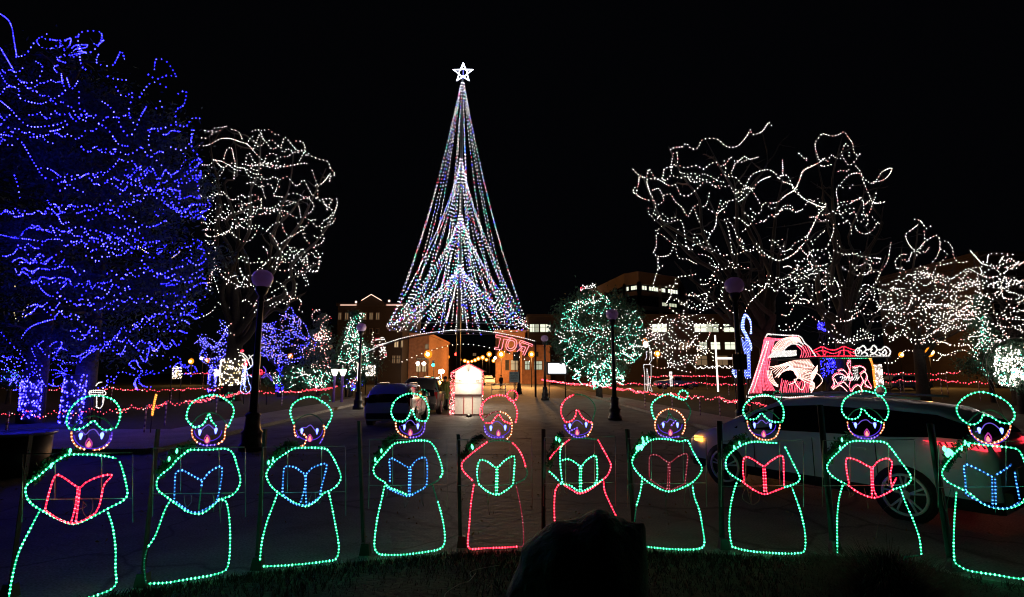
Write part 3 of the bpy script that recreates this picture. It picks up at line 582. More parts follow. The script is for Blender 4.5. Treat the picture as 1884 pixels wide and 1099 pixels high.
def traced(root, sets, Y, cx, cy, rx, ry, D, mats_w, rpx=1.25, steppx=6.6, seed=1, per=4, maxn=100, front=False):
    """strands drawn through the crown: each follows the front or back of the crown's own volume"""
    rr = random.Random(seed); n = 0
    for (ox, oy, s), lst in sets:
        for pts in lst:
            if n >= maxn: break
            sd = 1 if rr.random() < .3 and not front else -1; q = rr.uniform(.35, 1) if not front else rr.uniform(1.0, 1.12); out = []
            for (x, y) in pts:
                px, py = ox + x * s, oy + y * s
                e = max(0.03, 1 - ((px - cx) / rx) ** 2 - ((py - cy) / ry) ** 2)
                out.append(P(px, py, Y + sd * D * q * math.sqrt(e) + rr.gauss(0, .15)))
            sc_ = Y / F
            part(strand_mesh(cr(out, per), mats_w, rpx * sc_, steppx * sc_), "light_string", root); n += 1
    return n
def loops(root, n, cx, cy, rx, ry, Y, D, mats_w, rpx=.85, steppx=6.4, seed=1, size=18, seg=8, shape=None):
    """extra wandering strands filling an elliptical part of a crown"""
    rr = random.Random(seed)
    for i in range(n):
        while True:
            a, b = rr.uniform(-1, 1), rr.uniform(-1, 1)
            if a * a + b * b < 1 and (shape is None or shape(cx + a * rx, cy + b * ry)): break
        x, y = cx + a * rx, cy + b * ry; sd = 1 if rr.random() < .3 else -1; q = rr.uniform(.3, 1); out = []; ang = rr.uniform(-.6, .6) + (math.pi if rr.random() < .5 else 0)
        for j in range(seg):
            e = max(0.03, 1 - ((x - cx) / rx) ** 2 - ((y - cy) / ry) ** 2); out.append(P(x, y, Y + sd * D * q * math.sqrt(e)))
            ang += rr.gauss(0, .9); nx, ny = x + math.cos(ang) * size, y + math.sin(ang) * size * .8
            if ((nx - cx) / rx) ** 2 + ((ny - cy) / ry) ** 2 > 1 or (shape and not shape(nx, ny)):
                ang += math.pi * .7; nx, ny = x + math.cos(ang) * size, y + math.sin(ang) * size
            x, y = nx, ny
        sc_ = Y / F; part(strand_mesh(cr(out, 4), mats_w, rpx * sc_, steppx * sc_, jit=.4 * sc_), "light_string", root)

def drapes(root, n, cx, cy, rx, ry, Y, D, mats_w, rpx=.8, steppx=7, seed=1, lo=50, hi=130, sag=10, shape=None, front=False):
    rr = random.Random(seed)
    for i in range(n):
        while True:
            a, b = rr.uniform(-1, 1), rr.uniform(-1, 1)
            if a * a + b * b < 1 and (shape is None or shape(cx + a * rx, cy + b * ry)): break
        x, y = cx + a * rx, cy + b * ry; L = rr.uniform(lo, hi); dirn = rr.choice((-1, 1)); sl = rr.gauss(0, .22)
        sd = 1 if (rr.random() < .3 and not front) else -1; q = rr.uniform(.4, 1) if not front else rr.uniform(1, 1.12); out = []; done = 0
        while done < L:
            w_ = rr.uniform(14, 34); sg = sag * rr.uniform(.3, 1.4) * (1 if rr.random() < .8 else -.6)
            for t in (0, .3, .5, .7):
                px, py = x + dirn * w_ * t, y + sl * w_ * t + sg * math.sin(math.pi * t)
                e = 1 - ((px - cx) / rx) ** 2 - ((py - cy) / ry) ** 2
                if e < 0 or (shape and not shape(px, py)): done = 1e9; break
                out.append(P(px, py, Y + sd * D * q * math.sqrt(max(.03, e)) + rr.gauss(0, .08)))
            x += dirn * w_; y += sl * w_ + rr.gauss(0, 4); done += w_
        if len(out) > 3:
            sc_ = Y / F; part(strand_mesh(cr(out, 4), mats_w, rpx * sc_, steppx * sc_, jit=.3 * sc_), "light_string", root)

WM = [(BW, 8), (BP, 1)]; BM = [(BB, 5), (BB2, 3)]; TM = [(BW, 5), (BT, 5)]
# --- tall white-lit bare tree, left
S3 = ((340, 200, .2912), [
 [(70,175),(130,188),(170,165),(180,125),(240,118),(270,110)],[(115,135),(180,150),(240,130)],[(285,130),(330,140),(350,160),(362,195)],
 [(80,232),(130,235),(180,215),(230,190),(290,190),(350,210),(390,220),(410,190),(430,175)],
 [(390,220),(430,262),(480,315),(540,350),(610,368),(680,358),(740,345),(780,350)],
 [(430,262),(450,215),(480,150),(490,185),(520,215),(545,195),(590,235),(615,225),(632,180),(685,240),(715,265),(765,270),(800,300),(850,320),(905,335),(920,380),(950,415),(920,430),(915,465)],
 [(690,205),(740,210),(760,250),(740,300),(725,330)],[(105,355),(160,355),(190,320),(215,355),(245,372),(295,345),(330,372),(380,378),(435,412),(480,415),(490,440),(530,448),(560,430),(600,450),(645,430),(690,480),(720,485),(750,450),(790,520),(840,575),(880,590),(900,640)],
 [(245,325),(265,260),(295,250),(310,310),(318,345),(310,450)],[(100,445),(150,410),(185,340)],[(70,530),(120,480),(180,465),(225,420),(245,385)],
 [(385,345),(390,300),(410,285),(430,325),(465,358),(500,345),(515,300),(540,285),(575,290),(590,345)],[(380,380),(400,420),(430,440),(475,440),(490,500),(505,570)],
 [(595,450),(575,520),(560,550),(620,560),(660,585),(715,590),(760,555),(800,585),(815,620),(790,660),(775,655)],
 [(175,555),(190,600),(235,600),(290,618),(340,615),(390,635),(440,640),(500,628),(545,630),(590,605),(620,580),(690,605),(720,620),(730,670),(740,740),(760,790)],
 [(330,565),(380,600),(430,590),(470,570),(485,595)],[(230,590),(220,640),(215,720),(210,780),(200,830)],[(240,640),(250,665),(285,650),(260,630)],[(345,630),(385,665),(430,685),(435,640)],
 [(290,760),(310,710),(340,688),(380,715),(410,745),(460,735),(480,750),(540,790),(575,830),(590,870),(620,910),(655,925),(700,925),(735,890)],
 [(470,740),(440,800),(400,840),(365,835),(320,810),(290,780),(240,790),(205,770),(150,765),(105,768)],[(520,770),(560,730),(610,720),(625,770),(660,805),(700,795),(735,770),(760,820),(800,860),(850,860),(880,820),(860,760),(900,740),(935,680),(965,600),(955,560)],
 [(600,860),(650,820),(700,800)],[(820,480),(840,490),(880,460),(920,410)],[(800,380),(830,460),(840,500),(840,560)],[(150,740),(130,790),(160,810),(215,800),(280,770)],
 [(190,870),(195,920),(180,960),(200,1000),(160,1050),(155,1099)],[(70,935),(150,915),(190,945),(260,940),(330,930),(400,945),(420,940)],[(330,940),(400,975),(470,970),(520,980)],[(485,875),(510,880),(525,925)],
 [(590,940),(580,1000),(620,965),(655,950),(700,930)],[(740,880),(770,930),(780,1000),(830,1030),(850,980),(850,930),(810,870)],[(560,1010),(620,1025),(680,1010),(720,970),(750,975),(740,1040),(770,1099)],
 [(345,1000),(370,1060),(400,1085)],[(200,1010),(250,1030),(280,1090)],[(640,1090),(680,1050),(740,1040)],[(860,575),(930,570),(900,620),(880,600),(935,650),(900,700)],[(810,800),(850,820),(870,790),(830,850)]])
S4 = ((320, 480, .2912), [
 [(225,200),(240,110),(240,60),(270,20)],[(270,40),(310,100),(370,140),(430,165),(490,155),(530,135)],[(415,40),(430,90),(465,120)],[(250,100),(270,160),(285,205)],[(580,135),(640,130),(690,155),(715,200),(740,240),(760,240),(770,190),(780,130)],
 [(700,130),(740,100),(790,100),(810,60),(850,150),(820,155)],[(820,0),(850,60),(880,70),(910,60),(918,0)],[(275,260),(320,290),(380,298),(440,285),(480,255),(520,275),(525,310)],[(150,365),(200,345),(240,320),(265,285)],
 [(610,205),(650,180),(700,160),(720,230)],[(600,290),(650,260),(700,270),(740,240),(790,240),(805,270),(790,310),(830,330)],[(310,470),(330,430),(370,390),(410,360),(455,360),(490,350),(520,310)],[(330,460),(370,460),(400,500),(405,560),(420,610)],[(630,300),(680,250),(750,230),(700,290)]])
def tgt(lst, Y, D, seed):
    rr = random.Random(seed); return [P(x, y, Y + rr.uniform(-D, D)) for x, y in lst]
Yt = 38; b = G(424, 738); b = Vector((b.x * Yt / b.y, Yt, 0))
root = thing("bare_tree", "tall bare tree in warm white light strings, right beside the blue conifers", "tree", b, "bare trees hung with white lights")
bare_tree(root, b, 12, tgt([(385,250),(430,240),(480,250),(540,280),(600,310),(610,400),(590,480),(560,540),(395,330),(400,450),(460,330),(520,400),(500,520),(560,350),(430,420)], Yt, 3.5, 3), .62, 5, .42)
traced(root, [S3, S4], Yt, 490, 400, 135, 180, 4.5, WM, rpx=.74, steppx=7.2, seed=4)
drapes(root, 34, 490, 400, 128, 170, Yt, 4.5, WM, .68, 7.2, 41, 40, 110, 9)
# white lit wrap low on the trunk
m = MB(); k = m.m(BW); k2 = m.m(BY); rr = random.Random(2); m.lathe(b + Vector((0, 0, 1.1)), [(.80, 0), (.76, 1.8)], BARK, 14)
for i in range(330):
    a = rr.uniform(0, 6.28); m.octa(b + Vector((math.cos(a) * .83, math.sin(a) * .83, rr.uniform(1.1, 3.0))), .042, k if rr.random() < .6 else k2)
part(m, "trunk_wrap", root)

# --- right-hand bare trees
S7 = ((1140, 200, .3276), [
 [(280,235),(310,218),(350,215),(375,195),(400,225),(440,220),(465,175),(545,170),(590,208),(630,218),(670,205),(710,160),(735,118),(745,145),(800,130),(835,80),(860,105)],
 [(305,245),(290,310),(295,370),(340,390),(380,380),(400,410),(440,412),(480,395),(520,430),(565,450)],[(320,240),(325,300),(280,330),(330,320),(370,332),(430,320),(470,340),(510,310),(555,300)],
 [(585,285),(597,330),(595,378),(650,385),(690,430),(740,455)],[(70,335),(110,375),(150,385),(165,340),(200,390),(240,390),(250,340),(280,330)],
 [(110,380),(105,430),(95,480),(130,505),(190,515),(170,470),(155,400),(220,400),(280,435),(315,428),(340,480),(385,490),(430,455),(470,415)],[(90,435),(75,465),(90,480)],
 [(180,460),(220,450),(240,490),(245,520),(210,540),(190,510)],[(240,490),(285,480),(310,520),(350,555),(370,590),(385,605),(410,560),(440,540),(480,550),(500,500),(505,460)],
 [(160,550),(165,590),(180,605),(200,560),(200,530)],[(195,590),(240,625),(290,635),(340,625),(360,670),(370,740),(380,780),(405,795),(415,750),(420,705),(450,745),(490,745),(510,700),(540,650),(545,600),(570,510)],
 [(420,560),(440,620),(470,680),(510,695),(540,660),(550,590),(600,550),(605,520)],[(490,560),(540,585),(590,560)],[(605,520),(650,510),(690,480),(710,430),(740,375),(790,350),(840,345),(880,370),(895,405)],
 [(665,525),(700,500),(740,455),(790,405),(850,380)],[(915,285),(915,370),(890,400)],[(895,380),(940,375),(965,420),(980,460),(1010,400),(1030,350),(1080,325),(1150,285)],
 [(980,460),(1030,505),(1100,540),(1150,555),(1160,530)],[(980,460),(930,490),(890,525),(845,530)],[(870,590),(890,595),(920,550),(965,545),(975,575)],[(915,410),(960,425),(985,450)],[(1000,245),(1050,290),(1045,265)],
 [(585,615),(610,670),(625,760),(640,820),(700,800),(740,790),(770,760),(800,800),(840,830),(890,855),(950,835),(1000,795),(1040,750),(1060,710),(1090,650),(1120,590),(1150,560)],
 [(600,610),(640,670),(665,730),(700,760),(680,790)],[(650,710),(690,740),(670,770)],[(695,580),(740,610),(770,580)],[(685,695),(710,675)],[(850,780),(870,750),(935,730)],[(915,780),(930,760)],
 [(205,700),(240,710),(300,760),(350,765),(400,790)],[(330,670),(310,750),(280,820),(215,830),(190,805),(205,780),(205,700)],[(315,780),(330,840),(380,845),(430,870),(440,820),(510,835),(540,890),(560,950)],
 [(215,835),(215,900),(200,950),(190,1000),(240,1020),(270,995),(310,995),(320,950),(380,940),(430,930)],[(215,900),(255,875)],[(380,940),(450,985),(500,980),(525,930),(545,965),(590,950)],[(565,840),(555,900),(560,950),(580,980)],
 [(565,840),(620,860),(660,900),(690,950),(730,1000),(780,960),(850,930)],[(850,930),(830,980),(790,1030),(730,1090)],[(800,880),(805,850),(860,830)],[(520,930),(540,970)],[(380,1050),(440,1050),(485,1040),(490,1090)],[(600,990),(620,1050),(635,1070)],
 [(570,1090),(580,1020)],[(300,995),(290,1050),(265,1090)],[(600,520),(570,560),(600,590)]])
S7b = ((1160, 520, .2548), [[(350,0),(300,40),(290,100),(260,150),(290,190),(330,220),(380,250),(440,240),(490,225),(540,190),(580,180),(640,120),(660,50),(690,30),(730,100)],[(300,130),(350,130),(400,170),(460,190),(520,190),(545,150),(545,80),(490,100),(420,90)],
 [(660,120),(690,180),(745,220)],[(980,0),(960,50),(900,100),(850,160),(825,220)],[(380,240),(440,280),(490,300),(560,290),(600,260)],[(430,330),(470,380),(500,430),(550,420),(575,360)],[(180,330),(220,400),(300,470),(380,480),(440,450),(470,380)],[(260,520),(300,560),(380,590),(440,560),(470,520)],
 [(140,320),(200,300),(230,250),(260,240),(270,290)],[(150,600),(220,620),(300,610),(380,640),(460,650)],[(455,600),(500,625),(540,600),(580,620),(640,600),(680,620),(730,600),(760,610)]])
S8a = ((1420, 220, .2184), [
 [(425,115),(500,140),(555,132),(610,105),(650,160),(680,200),(690,270),(720,300),(745,290)],[(425,115),(400,150),(365,200),(375,270),(405,350),(440,325),(470,355),(500,300),(550,330),(590,320),(600,250),(620,205),(650,240),(650,320)],
 [(585,260),(600,320),(650,385),(700,350),(730,300)],[(700,385),(740,430),(780,500),(850,540),(890,500),(930,440),(1010,410),(985,470),(930,515),(850,525)],[(380,375),(320,395),(270,430),(240,500),(205,580)],[(410,385),(440,395),(520,375)],
 [(205,580),(250,650),(320,695),(370,715),(440,740),(455,705)],[(550,445),(590,425),(620,440),(660,415)],[(655,460),(600,520),(545,590),(555,680),(565,760),(600,830),(660,880),(670,970)],[(660,460),(740,455),(770,520),(800,590),(830,660),(850,700),(900,705),(955,695)],
 [(900,690),(930,700),(960,690)],[(570,550),(605,580)],[(645,590),(690,545)],[(880,605),(870,660),(850,700),(830,770),(800,800),(750,800)],[(570,700),(640,690),(700,680),(755,655)],[(600,770),(650,750),(700,750)],[(770,680),(775,760),(765,800)],
 [(650,800),(700,780),(720,850),(760,860),(800,800),(810,870),(790,900)],[(840,810),(880,860),(920,880),(880,880),(860,920),(820,955),(770,965),(720,935),(705,900)],[(400,770),(360,860),(320,940),(290,990)],[(520,870),(520,940),(500,1000),(470,1070)],[(545,885),(610,870),(640,850)],[(370,720),(400,760),(450,720),(400,700)]])
S8b = ((1420, 440, .182), [
 [(0,190),(60,215),(130,200),(200,165),(250,130),(280,80)],[(330,160),(400,125),(470,110),(540,105),(570,60)],[(220,215),(300,230),(350,180),(450,175)],[(355,190),(380,240),(430,270),(510,270),(560,250),(600,225)],
 [(570,120),(600,190),(640,215),(690,170),(750,160),(850,150),(920,120)],[(265,245),(230,320),(170,385),(80,420),(45,435),(110,520),(170,570),(240,565),(290,525),(320,490)],[(260,250),(260,350),(330,325),(370,300),(350,350),(285,405)],
 [(400,250),(410,310),(440,380),(480,440),(540,460)],[(545,240),(550,330),(540,400),(545,490)],[(430,320),(480,295),(530,330)],[(660,240),(720,290),(780,330),(850,360),(920,365),(1010,340)],[(770,215),(820,260),(880,270),(940,245),(960,200),(1040,190),(1110,200)],
 [(985,200),(985,280),(1030,330),(1100,320),(1150,260),(1180,190),(1195,90),(1210,20)],[(1100,330),(1070,400),(1045,465)],[(240,410),(250,500)],[(290,450),(320,500),(300,560),(275,630)],[(410,470),(410,560),(380,640),(300,650),(230,640),(160,650),(110,630)],
 [(530,510),(560,480),(610,440),(650,420),(680,500),(700,570),(640,560)],[(430,550),(500,530),(540,505),(580,560),(600,590),(520,620),(480,650),(380,660)],
 [(680,390),(740,420),(780,470),(800,530),(830,580),(890,575),(910,480),(960,460),(1020,490),(1080,520),(1100,600),(1090,700),(1040,750),(960,765),(890,730),(850,680),(840,620),(780,590),(740,520)],
 [(930,590),(960,520),(990,520),(1010,570)],[(970,610),(940,690),(890,730),(820,770),(800,810),(740,830),(680,800),(640,770)],[(640,830),(720,835),(790,820),(850,790),(880,760)],[(1060,500),(1160,550),(1180,640),(1200,720)],
 [(350,770),(400,780),(450,820),(500,840)],[(70,860),(90,920),(160,920),(240,910),(290,850),(350,790)],[(130,850),(180,890),(220,870),(250,830)],[(560,1000),(640,1010),(700,1025),(780,1025),(850,1000),(950,960)],
 [(550,1045),(640,1045),(720,1050),(780,1030),(870,1020),(970,1000),(1050,1000)],[(600,860),(640,890),(610,930),(570,940)],[(640,930),(700,970),(780,1025),(850,1080)],[(850,935),(940,930),(980,990),(1000,1035),(1050,1000)],
 [(970,830),(1040,835),(1100,830),(1130,800),(1150,780),(1190,810),(1240,855),(1280,840),(1310,800)],[(1170,1035),(1220,1030),(1240,970),(1260,1000),(1280,960)]])
S9 = ((1460, 220, .3823), [
 [(575,480),(605,485),(620,500),(640,525),(665,510)],[(600,505),(570,530),(540,555),(555,600),(590,630),(630,590),(660,570),(695,560),(705,610),(690,660),(665,690)],[(627,530),(630,590),(600,640),(580,680)],[(700,600),(735,585),(765,620),(770,660),(800,690),(845,680)],
 [(545,650),(520,650),(490,680),(500,720),(520,710),(560,755),(620,765),(670,740),(690,700)],[(520,710),(500,780),(470,830),(475,910),(520,940),(560,890),(580,850),(620,870),(650,890),(700,890)],[(690,740),(740,770),(790,750),(820,730),(840,765),(800,795),(740,800),(690,780),(640,795)],
 [(730,900),(790,900),(840,870),(900,900)],[(750,850),(800,850),(850,850),(900,850)],[(700,930),(760,940),(820,940),(880,940),(920,920)],[(700,970),(760,1000),(820,990),(870,980),(900,1000),(840,1060)],
 [(520,1005),(550,1050),(610,1060),(650,1040),(690,1010)],[(740,1085),(800,1090),(860,1080),(940,1085),(1020,1070)],[(630,900),(640,960),(600,1000)],[(700,620),(740,650),(700,700),(760,690)],[(640,900),(700,920),(690,970),(650,940)]])
S9b = ((1500, 520, .2548), [[(545,80),(560,180),(600,220),(640,215),(680,160),(700,100),(730,100),(790,150),(840,160),(900,180),(920,190)],[(630,330),(650,380),(690,415),(760,410),(830,385),(890,330)],[(790,410),(760,470),(700,495),(650,490),(600,545),(560,580),(500,580)],
 [(800,410),(860,435),(920,430),(980,450)],[(880,505),(940,525),(1000,500),(1080,490),(1160,545),(1230,560)]])
S10 = ((1460, 220, .3823), [[(850,630),(880,665),(930,690),(940,650),(1000,645),(1055,650),(1010,660),(990,690)],[(870,650),(910,695),(980,705),(1050,680),(1090,700),(1060,720),(1010,710)],[(880,785),(890,745),(940,765),(1000,745),(1040,715)],[(850,790),(920,800),(980,810),(1040,800),(1130,770)],
 [(1010,750),(1040,790),(1100,800),(1150,790)],[(930,855),(1000,860),(1060,865),(1130,855)],[(1000,940),(1050,960),(1140,965)],[(925,970),(980,990),(1040,1000),(1130,980)],[(990,1000),(1020,1040),(1045,1060)],[(900,850),(920,900),(930,960),(980,1000)],[(1010,930),(1060,1000),(1130,1030)],[(860,780),(900,830),(880,870)]])
S10b = ((1500, 520, .2548), [[(930,430),(990,455),(1050,440),(1100,450),(1200,455),(1300,440),(1400,400)],[(1340,320),(1380,370),(1420,410)],[(1100,390),(1200,380),(1300,300),(1400,290),(1500,330)],[(1150,60),(1250,100),(1330,90),(1420,130),(1500,90)]])
for (Yt, bx, by, h, r0, fork, T, sets, ell, lab, n_) in (
 (31, 1420, 748, 14, .55, .30, [(1180,320),(1200,400),(1230,270),(1300,260),(1400,235),(1240,480),(1300,360),(1340,430),(1440,330),(1380,470),(1270,540),(1450,420),(1350,330),(1310,500)], [S7, S7b], (1340,430,190,230,5),
  "widest bare tree with warm white light strings, behind the right street lamp", 18),
 (34, 1560, 745, 15, .5, .30, [(1550,250),(1500,280),(1640,315),(1625,380),(1520,380),(1600,420),(1460,500),(1630,470),(1560,460),(1500,560),(1620,580),(1480,440),(1590,330)], [S8a, S8b], (1550,450,120,220,4.5),
  "tallest right-hand bare tree with dense white light strings above the red net display", 24),
 (38, 1700, 735, 11, .4, .34, [(1690,410),(1660,450),(1760,470),(1780,520),(1650,560),(1720,500),(1740,590),(1680,600),(1790,590)], [S9, S9b], (1715,540,100,140,4), "smaller white-lit bare tree right of the bridge light display", 14),
 (33, 1880, 745, 11, .4, .34, [(1790,470),(1860,480),(1900,500),(1800,560),(1860,600),(1830,540),(1900,600)], [S10, S10b], (1850,560,110,110,4), "white-lit bare tree cut off by the right edge of the view", 10)):
    b = G(bx, by); b = Vector((b.x * Yt / b.y, Yt, 0))
    root = thing("bare_tree", lab, "tree", b, "bare trees hung with white lights")
    bare_tree(root, b, h, tgt(T, Yt, 3, bx), r0, bx, fork)
    n0 = traced(root, sets, Yt, *ell, WM, rpx=.74, steppx=7.2, seed=bx)
    if bx == 1420: loops(root, 16, 1245, 625, 66, 58, Yt, 1.5, WM, rpx=.70, steppx=7, seed=8, size=20, seg=7); drapes(root, 32, 1345, 455, 180, 175, Yt, 5, WM, .66, 7.2, 42, 30, 90, 10, lambda x, y: x > 1200 and (x > 1240 or y < 450))
    elif bx == 1560: loops(root, min(14, 84 - n0), 1530, 500, 95, 95, Yt, 3, WM, rpx=.70, steppx=7, seed=9, size=14, seg=6); drapes(root, 14, 1550, 500, 110, 160, Yt, 4.5, WM, .66, 7.2, 43, 30, 80, 8)
    elif bx == 1700: loops(root, 20, 1710, 570, 85, 75, Yt, 3, WM, rpx=.70, steppx=7, seed=10, size=16, seg=6); drapes(root, 26, 1725, 560, 115, 110, Yt, 4, WM, .68, 7.2, 44, 40, 120, 9)
    else: loops(root, 14, 1840, 590, 70, 80, Yt, 3, WM, rpx=.70, steppx=7, seed=12, size=18, seg=6); drapes(root, 34, 1850, 570, 110, 100, Yt, 4, WM, .68, 7.2, 45, 60, 160, 9)

# --- big blue conifers at the left
S1 = ((0, 0, .364), [
 [(0,70),(40,100),(60,140),(70,200),(80,260),(85,290)],[(75,290),(130,275),(170,220),(200,195),(240,170)],[(180,190),(250,200),(310,205),(380,190),(420,160),(500,160),(515,190),(490,240),(440,270),(400,240),(395,180)],
 [(0,240),(30,290),(65,350),(90,400),(140,420),(190,405),(215,340),(180,310)],[(400,240),(410,330),(440,355)],[(500,270),(490,320),(570,330),(610,260),(630,300)],[(310,370),(315,420),(330,460),(280,495),(240,515),(200,525),(130,510),(95,490),(95,450),(40,430),(0,370)],
 [(400,450),(400,520),(410,580),(430,620),(440,570)],[(530,380),(580,400),(650,405)],[(0,510),(50,550),(100,605),(150,640),(220,640),(290,630),(345,605)],[(250,665),(300,655),(340,630)],[(145,695),(200,690),(250,680)],
 [(0,680),(60,690),(105,715),(135,760),(170,820),(220,895),(280,910),(300,890),(340,930),(320,960),(285,965)],[(190,850),(250,855),(300,890)],[(355,910),(400,900),(440,880),(475,880)],[(570,895),(620,920),(680,920),(715,880),(710,845)],
 [(510,510),(560,545),(590,595),(615,650),(655,690),(690,640),(710,590),(740,540)],[(490,620),(540,650),(570,690),(600,730),(650,740)],[(650,540),(660,600),(690,640)],[(740,370),(790,400),(850,380),(890,390),(870,350),(840,310),(790,300),(780,360)],
 [(760,660),(750,710),(770,770),(830,770)],[(760,650),(820,650),(880,630),(940,640),(970,600),(1015,600)],[(890,480),(940,460),(930,530),(890,560),(890,640)],[(800,500),(820,540),(770,550)],[(790,890),(810,960),(840,1030),(880,1060),(930,1080),(960,1040),(1050,1035)],
 [(970,650),(970,750),(1010,800),(990,870),(1000,940),(1005,1010)],[(70,880),(90,940),(100,1000)],[(20,1070),(60,1075),(100,1095),(135,1050)],[(250,250),(300,230),(330,270),(290,300),(340,320)],[(290,370),(270,340),(300,330)],
 [(580,430),(620,490),(670,470),(660,520)],[(700,500),(760,420),(820,430),(860,460)],[(780,800),(830,850),(870,900),(910,960),(900,1020)],[(850,740),(920,760),(960,720),(980,660)]])
S2 = ((0, 380, .3822), [
 [(20,20),(70,50),(110,45)],[(0,135),(60,150),(150,160),(210,170)],[(280,45),(300,85),(330,75),(330,130)],[(390,180),(400,130),(440,115),(490,125),(540,150),(600,145),(640,105),(690,155),(700,220),(680,255),(720,300),(770,330),(830,300),(880,290)],
 [(445,170),(480,175),(530,200),(600,215),(650,230)],[(350,190),(390,170)],[(400,235),(440,245),(470,270)],[(90,270),(180,270),(210,270),(250,245),(300,215)],[(180,360),(200,400),(250,435),(290,400),(320,370)],[(470,385),(520,410),(560,430),(600,405),(640,395)],
 [(385,440),(420,400)],[(700,425),(740,455),(800,485),(780,440)],[(100,640),(130,595),(180,565),(270,540)],[(330,545),(380,545),(420,575),(470,585)],[(500,600),(505,650),(540,690),(580,720),(610,685)],[(660,690),(720,715),(800,720)],
 [(870,530),(880,480),(940,460),(1000,430)],[(700,660),(740,655),(760,640)],[(0,600),(40,650),(90,700),(130,760)],[(20,760),(60,800),(110,790),(160,770)],[(560,50),(600,45)],[(830,10),(900,30),(960,20)]])
def conifer(lab, base, h, rx, crown_z, seed, nleaf=30000, needle=NEEDLE, group=None, cone=False, trunk_r=.45, leaf=.10, shift=0):
    root = thing("conifer", lab, "tree", base, group)
    m = MB(); m.tube([base - Vector((0, 0, .1)), base + Vector((.05, 0, h * .4)), base + Vector((0, 0, h * .93))], trunk_r, BARK, 10, .04)
    part(m, "trunk", root)
    m = MB(); rr = random.Random(seed); zc = (crown_z + h) / 2
    nb = 46
    for i in range(nb):
        t = i / nb; z = crown_z + (h - crown_z) * t; L = rx * (math.sqrt(max(0.05, 1 - ((z - zc) / (h - zc)) ** 2)) if not cone else 1 - t) * rr.uniform(.7, .95); a = rr.uniform(0, 6.28)
        s_ = base + Vector((0, 0, z)); limb(m, s_, s_ + Vector((math.cos(a) * L, math.sin(a) * L, -.05 * L)), .08, .015, BARK, seed + i, .05, 4, 4)
    part(m, "branches", root)
    m = MB(); crown_leaves(m, base + Vector((shift, 0, zc)), (rx, rx * .8, (h - crown_z) / 2), nleaf, leaf, needle, seed, cone, 110, .5)
    part(m, "crown", root); return root
Yb = 21.5
b1 = Vector((P(57, 760, Yb).x, Yb, 0)); b2 = Vector((P(150, 760, Yb + .5).x, Yb + .5, 0))
rA = conifer("huge blue-lit conifer at the left edge, its trunk wrapped in blue bulbs", b1, 16.5, 4.6, 2.6, 11, group="blue-lit conifers at the left", shift=-1)
rB = conifer("blue-lit conifer beside the white-lit bare tree, its leaning blue trunk right of the other", b2, 14.2, 4.1, 2.4, 12, group="blue-lit conifers at the left", shift=.5)
traced(rA, [S1], Yb, 150, 300, 260, 330, 4.0, BM, rpx=.95, steppx=9, seed=21, maxn=60, front=True)
traced(rB, [S2], Yb, 200, 500, 230, 200, 4.0, BM, rpx=.95, steppx=8.6, seed=22, front=True)
edge = lambda x, y: x < 385
loops(rB, 18, 335, 420, 48, 215, Yb, 2.5, BM, rpx=.8, steppx=7.2, seed=23, size=13, seg=6, shape=edge)
loops(rB, 12, 200, 690, 190, 32, Yb, 3, BM, rpx=.8, steppx=7.2, seed=24, size=14, seg=6)
loops(rA, 16, 60, 670, 80, 55, Yb, 3, BM, rpx=.8, steppx=7.2, seed=25, size=14, seg=6)
loops(rB, 12, 240, 540, 150, 110, Yb + 3, 3, [(BY, 3), (BB2, 1)], rpx=1.0, seed=26, size=9, seg=4)
loops(rA, 10, 110, 520, 120, 110, Yb + 3, 3, [(BY, 3), (BB2, 1)], rpx=1.0, seed=27, size=9, seg=4)
loops(rA, 5, 100, 95, 60, 30, Yb, 3, BM, rpx=.8, steppx=7.2, seed=28, size=13, seg=6)
drapes(rA, 30, 120, 300, 220, 240, Yb, 5.0, BM, .85, 9, 61, 50, 150, 11, None, True)
drapes(rB, 44, 210, 470, 190, 210, Yb, 5.0, BM, .85, 9, 62, 50, 150, 10, lambda x, y: x < 383, True)
for rt, (tx, bx, y0, y1, wd) in ((rA, (58, 53, 700, 770, 15)), (rB, (140, 128, 690, 782, 17))):
    m = MB(); k = m.m(BB); k2 = m.m(BB2); rr = random.Random(tx); p0 = P(bx, y1, Yb - .3); p1 = P(tx, y0, Yb - .3); rad = wd * Yb / F * .95
    m.tube([Vector((p0.x, Yb, max(.0, p0.z - .5))), Vector(p0), Vector(p1)], rad * .92, BARK, 12)
    for i in range(190):
        t = rr.random(); c = Vector(p0).lerp(Vector(p1), t); a = rr.uniform(0, 6.28); m.octa(c + Vector((math.cos(a) * rad, math.sin(a) * rad, 0)), .033, k if rr.random() < .6 else k2)
    part(m, "trunk_wrap", rt)

# --- round green tree centre right
Yg = 42; c = P(1100, 618, Yg); b = Vector((c.x, Yg, 0))
root = thing("round_evergreen", "round evergreen tree covered in teal and white bulbs behind the middle street lamp", "tree", b)
m = MB(); m.tube([b - Vector((0, 0, .1)), b + Vector((0, 0, 4))], .3, BARK, 8, .1); part(m, "trunk", root)
m = MB(); crown_leaves(m, Vector((c.x, Yg, c.z + .1)), (3.75, 3.5, 3.6), 14000, .15, LEAF, 31, False, 90, .6); part(m, "crown", root)
loops(root, 58, 1100, 620, 88, 84, Yg, 4.1, TM, rpx=.66, steppx=5.0, seed=31, size=15, seg=9)
loops(root, 16, 1100, 690, 55, 22, Yg - 1, 2.5, [(BT, 3), (BW, 2)], rpx=1.1, steppx=5, seed=32, size=10, seg=6)
